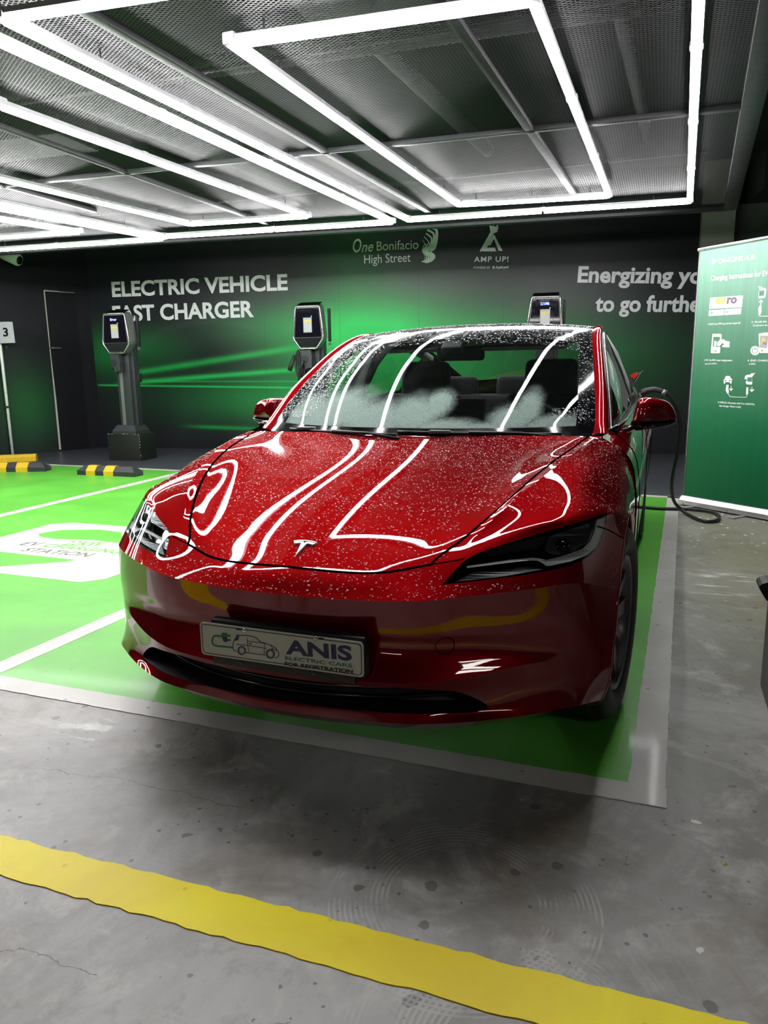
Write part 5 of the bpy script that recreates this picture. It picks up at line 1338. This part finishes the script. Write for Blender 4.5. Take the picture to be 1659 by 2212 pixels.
def bt_(body, l, r, c, mat=M_BW, **k): return text_px('banner_lettering', body, BF, *bs_([l, r, c]), mat, ban, h=k.pop('h', .002), **k)
bt_('EV CHARGING HUB', (375, 392), (885, 333), (375, 335), bold=.03)
bt_('Charging Instructions for EV', (360, 590), (1048, 528), (360, 530), bold=.03, ref='Charging Instructions for EV')
bt_('1. SCAN. Open EVRO app and scan charger QR.', (327, 1118), (720, 1102), (327, 1097), bold=.02)
bt_('3. PAY. Go EVRO, input charging session,', (283, 1546), (620, 1550), (283, 1524), bold=.02)
bt_('pay, and confirm.', (296, 1588), (434, 1587), (296, 1567), bold=.02)
bt_('5. UNPLUG. Disconnect cable from vehicle first,', (447, 2050), (888, 2074), (447, 2028), bold=.02)
bt_('then charger. Return neatly.', (464, 2092), (727, 2106), (464, 2070), bold=.02)
bt_('2. PLUG IN. Choose charging gun.', (848, 1093), (1390, 1076), (848, 1072), bold=.02); bt_('Connect to charger.', (864, 1133), (1180, 1124), (864, 1112), bold=.02)
bt_('4. END CHARGE. After charging end', (800, 1552), (1370, 1554), (800, 1530), bold=.02); bt_('on EVRO.', (815, 1592), (900, 1592), (815, 1571), bold=.02)
multi_poly('logo_panel', BF, [bx_([(356, 792), (748, 764), (736, 905), (344, 925)]), bx_([(343, 942), (526, 928), (521, 1000), (338, 1010)]), bx_([(535, 928), (731, 915), (725, 988), (529, 999)])], M_BW, ban, h=.002)
bt_('ev', (418, 870), (545, 862), (418, 795), M_BO, h=.004, bold=.03, capref='e'); bt_('ro', (555, 866), (670, 860), (555, 790), M_BP, h=.004, bold=.035, capref='o')
bt_('EV power', (414, 900), (517, 893), (414, 885), M_BG, h=.004); bt_('everywhere', (525, 892), (660, 884), (525, 878), M_BO, h=.004, capref='e')
bt_('App Store', (394, 987), (498, 981), (394, 968), M_BG, h=.004); bt_('Google Play', (588, 980), (708, 973), (588, 958), M_BG, h=.004)
bt_('Download on the', (394, 962), (490, 957), (394, 954), M_BG, h=.004); bt_('GET IT ON', (588, 950), (640, 946), (588, 941), M_BG, h=.004)
multi_poly('banner_icon', BF, [bx_([(550, 942), (580, 962), (548, 980)]), bx_(circle2((374, 974), 13, 14))], M_BG, ban, h=.004)
ic = [bx_([(383, 1225), (395, 1222), (483, 1222), (493, 1235), (490, 1290), (473, 1290), (475, 1258), (395, 1258), (388, 1375), (470, 1378), (478, 1385), (472, 1448), (460, 1455), (372, 1455), (362, 1442)]),
      bx_([(405, 1308), (432, 1310), (428, 1372), (402, 1370)]), bx_([(438, 1325), (475, 1292), (520, 1288), (535, 1305), (590, 1315), (585, 1385), (500, 1380), (498, 1362), (525, 1352), (500, 1330), (490, 1345), (470, 1370), (436, 1365)]),
      bx_([(935, 1220), (1010, 1207), (1046, 1207), (1200, 1207), (1190, 1450), (950, 1452), (940, 1410)]),
      bx_(circle2((891, 1423), 55, 26)),
      bx_([(930, 655), (975, 660), (985, 685), (1005, 670), (1028, 690), (1020, 775), (1005, 795), (932, 800), (935, 720), (950, 700)]), bx_([(955, 880), (960, 835), (940, 850), (937, 840), (963, 815), (988, 838), (985, 850), (968, 838), (966, 880)]),
      bx_([(945, 885), (970, 885), (968, 960), (955, 1000), (935, 1000), (930, 930)]), stroke(bx_([(940, 1005), (950, 1013), (1100, 1010)]), .004),
      bx_([(525, 1770), (540, 1732), (560, 1725), (590, 1728), (605, 1760), (620, 1762), (612, 1780), (610, 1818), (596, 1818), (592, 1800), (535, 1800), (532, 1818), (517, 1815), (520, 1782), (513, 1768)]),
      bx_([(550, 1832), (575, 1832), (572, 1880), (580, 1920), (565, 1940), (545, 1910), (542, 1880)]), stroke(bx_([(568, 1935), (595, 1975), (780, 1982), (795, 1960), (800, 1900)]), .004), bx_([(788, 1862), (812, 1862), (808, 1945), (785, 1945)]),
      stroke(bx_([(606, 1845), (604, 1895)]), .0045), bx_([(582, 1880), (604, 1905), (628, 1882), (620, 1872), (604, 1890), (590, 1872)]),
      stroke(bx_([(855, 1855), (852, 1905)]), .0045), bx_([(828, 1890), (852, 1918), (882, 1890), (872, 1882), (852, 1902), (836, 1882)]),
      bx_([(765, 1760), (775, 1725), (800, 1710), (830, 1712), (845, 1695), (895, 1690), (855, 1740), (858, 1820), (850, 1830), (790, 1825), (780, 1800), (800, 1770)])]
for q in ic: poly_on('banner_icon', BF, q, M_BW, ban, h=.002)
M_BDG = plain('deep green banner print', (.02, .17, .075), .4)
multi_poly('banner_icon', BF, [bx_(circle2((420, 1428), 8, 12)), bx_([(800, 1745), (853, 1738), (852, 1795), (803, 1795)]), bx_([(943, 712), (1003, 700), (998, 765), (940, 772)]), stroke(bx_(circle2((891, 1423), 32, 22, -1.1, 4.2)), .003), stroke(bx_([(891, 1382), (891, 1418)]), .003), bx_(circle2((541, 1780), 8, 10)), bx_(circle2((592, 1782), 8, 10)), bx_(circle2((977, 1424), 9, 12))], M_BDG, ban, h=.0035)
multi_poly('banner_icon', BF, [stroke(bx_([(955, 1245), (945, 1385), (1035, 1392), (1046, 1245), (955, 1245)]), .0012)], M_BG, ban, h=.0035)
bt_('e', (972, 1318), (1015, 1318), (972, 1272), M_BO, h=.0045, bold=.03, capref='e'); bt_('ev', (945, 1355), (985, 1353), (945, 1330), M_BO, h=.0045, bold=.02, capref='e'); bt_('ro', (988, 1353), (1030, 1352), (988, 1328), M_BP, h=.0045, bold=.02, capref='o')

# ------------------------------------------------------------------ wheel stops
M_STOPB = plain('black rubber wheel stop', (.030, .030, .033), .45); M_STOPY = plain('yellow wheel stop band', (.62, .40, .012), .45); M_STOPG = plain('dark grey slope', (.075, .078, .085), .5)  # the dark grey for sloping faces is not assigned to any stop
def wheel_stop(x0, y0, x1, y1, label, bands):
    p, q = np.array([x0, y0, 0.0]), np.array([x1, y1, 0.0]); d = q-p; Ln = np.linalg.norm(d); d /= Ln
    r = empty('wheel_stop', tuple((p+q)/2), label, 'wheel stop', None); fr = Frame(p, d, (0, 0, 1)); w = .17
    sec = lambda s, e: [fr.at(s, 0, 0), fr.at(s, .055, 0), fr.at(s+e, .115, -.055), fr.at(s+e, .115, -w+.055), fr.at(s, .055, -w), fr.at(s, 0, -w)]
    V, F = loft([sec(0, .07), sec(Ln, -.07)]); fix_normals(mesh_obj('stop_body', V, F, M_STOPB, r, smooth=False))
    for a, b in bands:
        s2 = lambda s: [fr.at(s, .0, .002), fr.at(s, .056, .002), fr.at(s, .117, -.0545), fr.at(s, .117, -w+.0545), fr.at(s, .056, -w-.002), fr.at(s, .0, -w-.002)]
        V, F = loft([s2(a*Ln), s2(b*Ln)]); fix_normals(mesh_obj('yellow_band', V, F, M_STOPY, r, smooth=False))
    return r
def wheel_stop_at(pl, pr, label, bands):
    a, b = at_z(pl), at_z(pr); return wheel_stop(a[0], a[1], b[0], b[1], label, bands)
wheel_stop_at((167, 1026), (290, 1031), 'black and yellow wheel stop in front of the left charger plinth', [(.16, .32), (.47, .64)])
s0, s1 = at_z((98, 1019)), at_z((20, 1020)); dd = (s1-s0)/np.linalg.norm(s1-s0)
wheel_stop(*(s0+dd*.95)[:2], *s0[:2], 'black and yellow wheel stop cut off by the left edge, below the yellow kerb', [(.30, .47), (.60, .76)])
kb = empty('yellow_kerb', (-8.0, 6.35, 0), 'plain yellow kerb block against the black wall, behind the left wheel stop', 'kerb')
k0, k1 = at_z((78, 996)), at_z((-90, 1003)); fr = Frame(k0, k1-k0, (0, 0, 1)); Lk = float(np.linalg.norm(k1-k0))
V, F = loft([[fr.at(s, 0, h1) for h1 in (0.0,)]+[fr.at(s, .06, 0), fr.at(s, .10, -.03*0+.03), fr.at(s, .10, .11), fr.at(s, .06, .15), fr.at(s, 0, .15)] for s in (0, Lk)])
fix_normals(mesh_obj('kerb_block', V, F, M_STOPY, kb, smooth=False))

# ------------------------------------------------------------------ bay number box, conduit, camera
PXY = 6.15
c0_, c1_ = at_y((27.5, 978), PXY), at_y((9, 690), PXY); xb, yb = at_z((28, 985))[:2]
pipe = empty('conduit_pipe', (xb, yb, 0), 'thin white conduit pipe rising beside the number 3 box', 'pipe')
M_PIPEW = plain('white conduit', (.80, .84, .80), .45)
PP = [at_plane(p, (xb, yb, 0), (0, 1, 0)) for p in ((28, 979), (10, 720), (2, 600), (-8, 430))]
ptop = PP[-1]; tube('pipe', [(xb, yb, 0), (xb, yb, 2.85)], .022, M_PIPEW, pipe, 10)
for z in (.75, 1.9): box('pipe_clip', (xb+.012, yb-.018, z), (.075, .03, .03), M_GALV, pipe, bev=.006)
sF = Frame((xb, yb-.065, 0), (1, .05, 0), (0, 0, 1)); q0, q1 = sF.px((-14, 742)), sF.px((24, 695))
sg_ = empty('bay_number_box', tuple(sF.at((q0[0]+q1[0])/2, q0[1], 0)), 'small grey box on the white conduit marked with the number 3', 'sign')
poly_on('box_body', sF, [(q0[0], q0[1]), (q1[0]+.01, q0[1]), (q1[0], q1[1]), (q0[0], q1[1]+.01)], plain('pale grey box', (.66, .66, .72), .4), sg_, h=.0, h0=-.025)
text_px('number', '3', sF, (7.5, 727), (18.5, 727), (8, 708), M_PBLK, sg_, h=.002, bold=.03)
box('padlock', tuple(sF.at(*(sF.px((13, 750))), -.01)), (.03, .02, .04), M_GALV, sg_, bev=.006)
cF = LF; cp = LF.px((14, 560)); base = LF.at(cp[0]-.25, cp[1]+.02, 0.0)
cmr = empty('security_camera', tuple(base), 'white security camera with two aerials high on the left wall', 'camera')
M_CAMW = plain('white camera shell', (.85, .86, .84), .35)
tip = LF.at(cp[0]+.02, cp[1]-.06, .42); mid = LF.at(cp[0]-.12, cp[1]+.03, .20)
tube('camera_mount', [base, LF.at(cp[0]-.2, cp[1]+.04, .12), mid], [.08, .065, .05], M_CAMW, cmr, 12)
tube('camera_body', [mid, mid+(tip-mid)*.9, tip], [.07, .088, .08], M_CAMW, cmr, 16)
tube('camera_lens', [tip, tip+(tip-mid)*.03], .06, M_SCREEN, cmr, 16)
for o_ in (-.05, .06): tube('aerial', [mid+np.array([o_, 0, .03]), mid+np.array([o_, .01, .20])], .009, M_CAMW, cmr, 8)

# ------------------------------------------------------------------ grey bin at the right edge, small things on the floor
g0 = at_z((1641, 1480)); bn_ = empty('grey_bin', (g0[0]+.30, g0[1]-.30, 0), 'grey metal bin cut off by the right edge of the picture', 'bin')
box('bin_body', (g0[0]+.30, g0[1]-.30, .45), (.60, .60, .90), plain('dark grey bin steel', (.075, .073, .062), .45, .2), bn_, bev=.010)
box('bin_lid', (g0[0]+.30, g0[1]-.30, .925), (.62, .62, .05), M_MATTBLK, bn_, bev=.015)
hp_ = [at_y(p, g0[1]+.06) for p in ((1656, 1298), (1648, 1285), (1640, 1271), (1640.5, 1266), (1647, 1261.5), (1659, 1258), (1676, 1258), (1676, 1300))]
V = [tuple(p) for p in hp_]+[tuple(p+np.array([0, .10, 0])) for p in hp_]; n = len(hp_)
fix_normals(mesh_obj('bin_pedal', V, [tuple(range(n)), tuple(range(2*n-1, n-1, -1))]+[(i, (i+1) % n, n+(i+1) % n, n+i) for i in range(n)], M_MATTBLK, bn_, smooth=False))
pin = at_z((1355, 1858), .002); pn = empty('metal_pin', tuple(pin*[1, 1, 0]), 'tiny bright metal pin tool lying on the concrete at lower right', 'pin')
a = at_z((1350.5, 1851), .0014); b = at_z((1359.5, 1851), .0014); c = at_z((1350.5, 1866), .0014); d = at_z((1359.5, 1866), .0014); e = at_z((1355, 1848), .0014)
M_PIN = plain('bright steel wire', (.80, .80, .78), .35, .3)
loop = [a+(c-a)*.15, c-(c-a)*.1, (c+d)/2+(c-a)*.06, d-(d-b)*.1, b+(d-b)*.15, e]
tube('pin_loop', [p for p in loop], .0010, M_PIN, pn, 6, True)
tube('pin_point', [e, at_z((1356.5, 1840), .0014)], .0009, M_PIN, pn, 6)
dk = at_z((1566, 1866), 0); V, F = lathe_geo([(0, 0), (.0, .0055), (.0012, .005), (.0012, 0)], 16, tuple(dk), 'Z'); tag(mesh_obj('yellow_dot', V, F, M_STOPY, None), 'tiny yellow disc on the concrete near the right edge', 'disc')
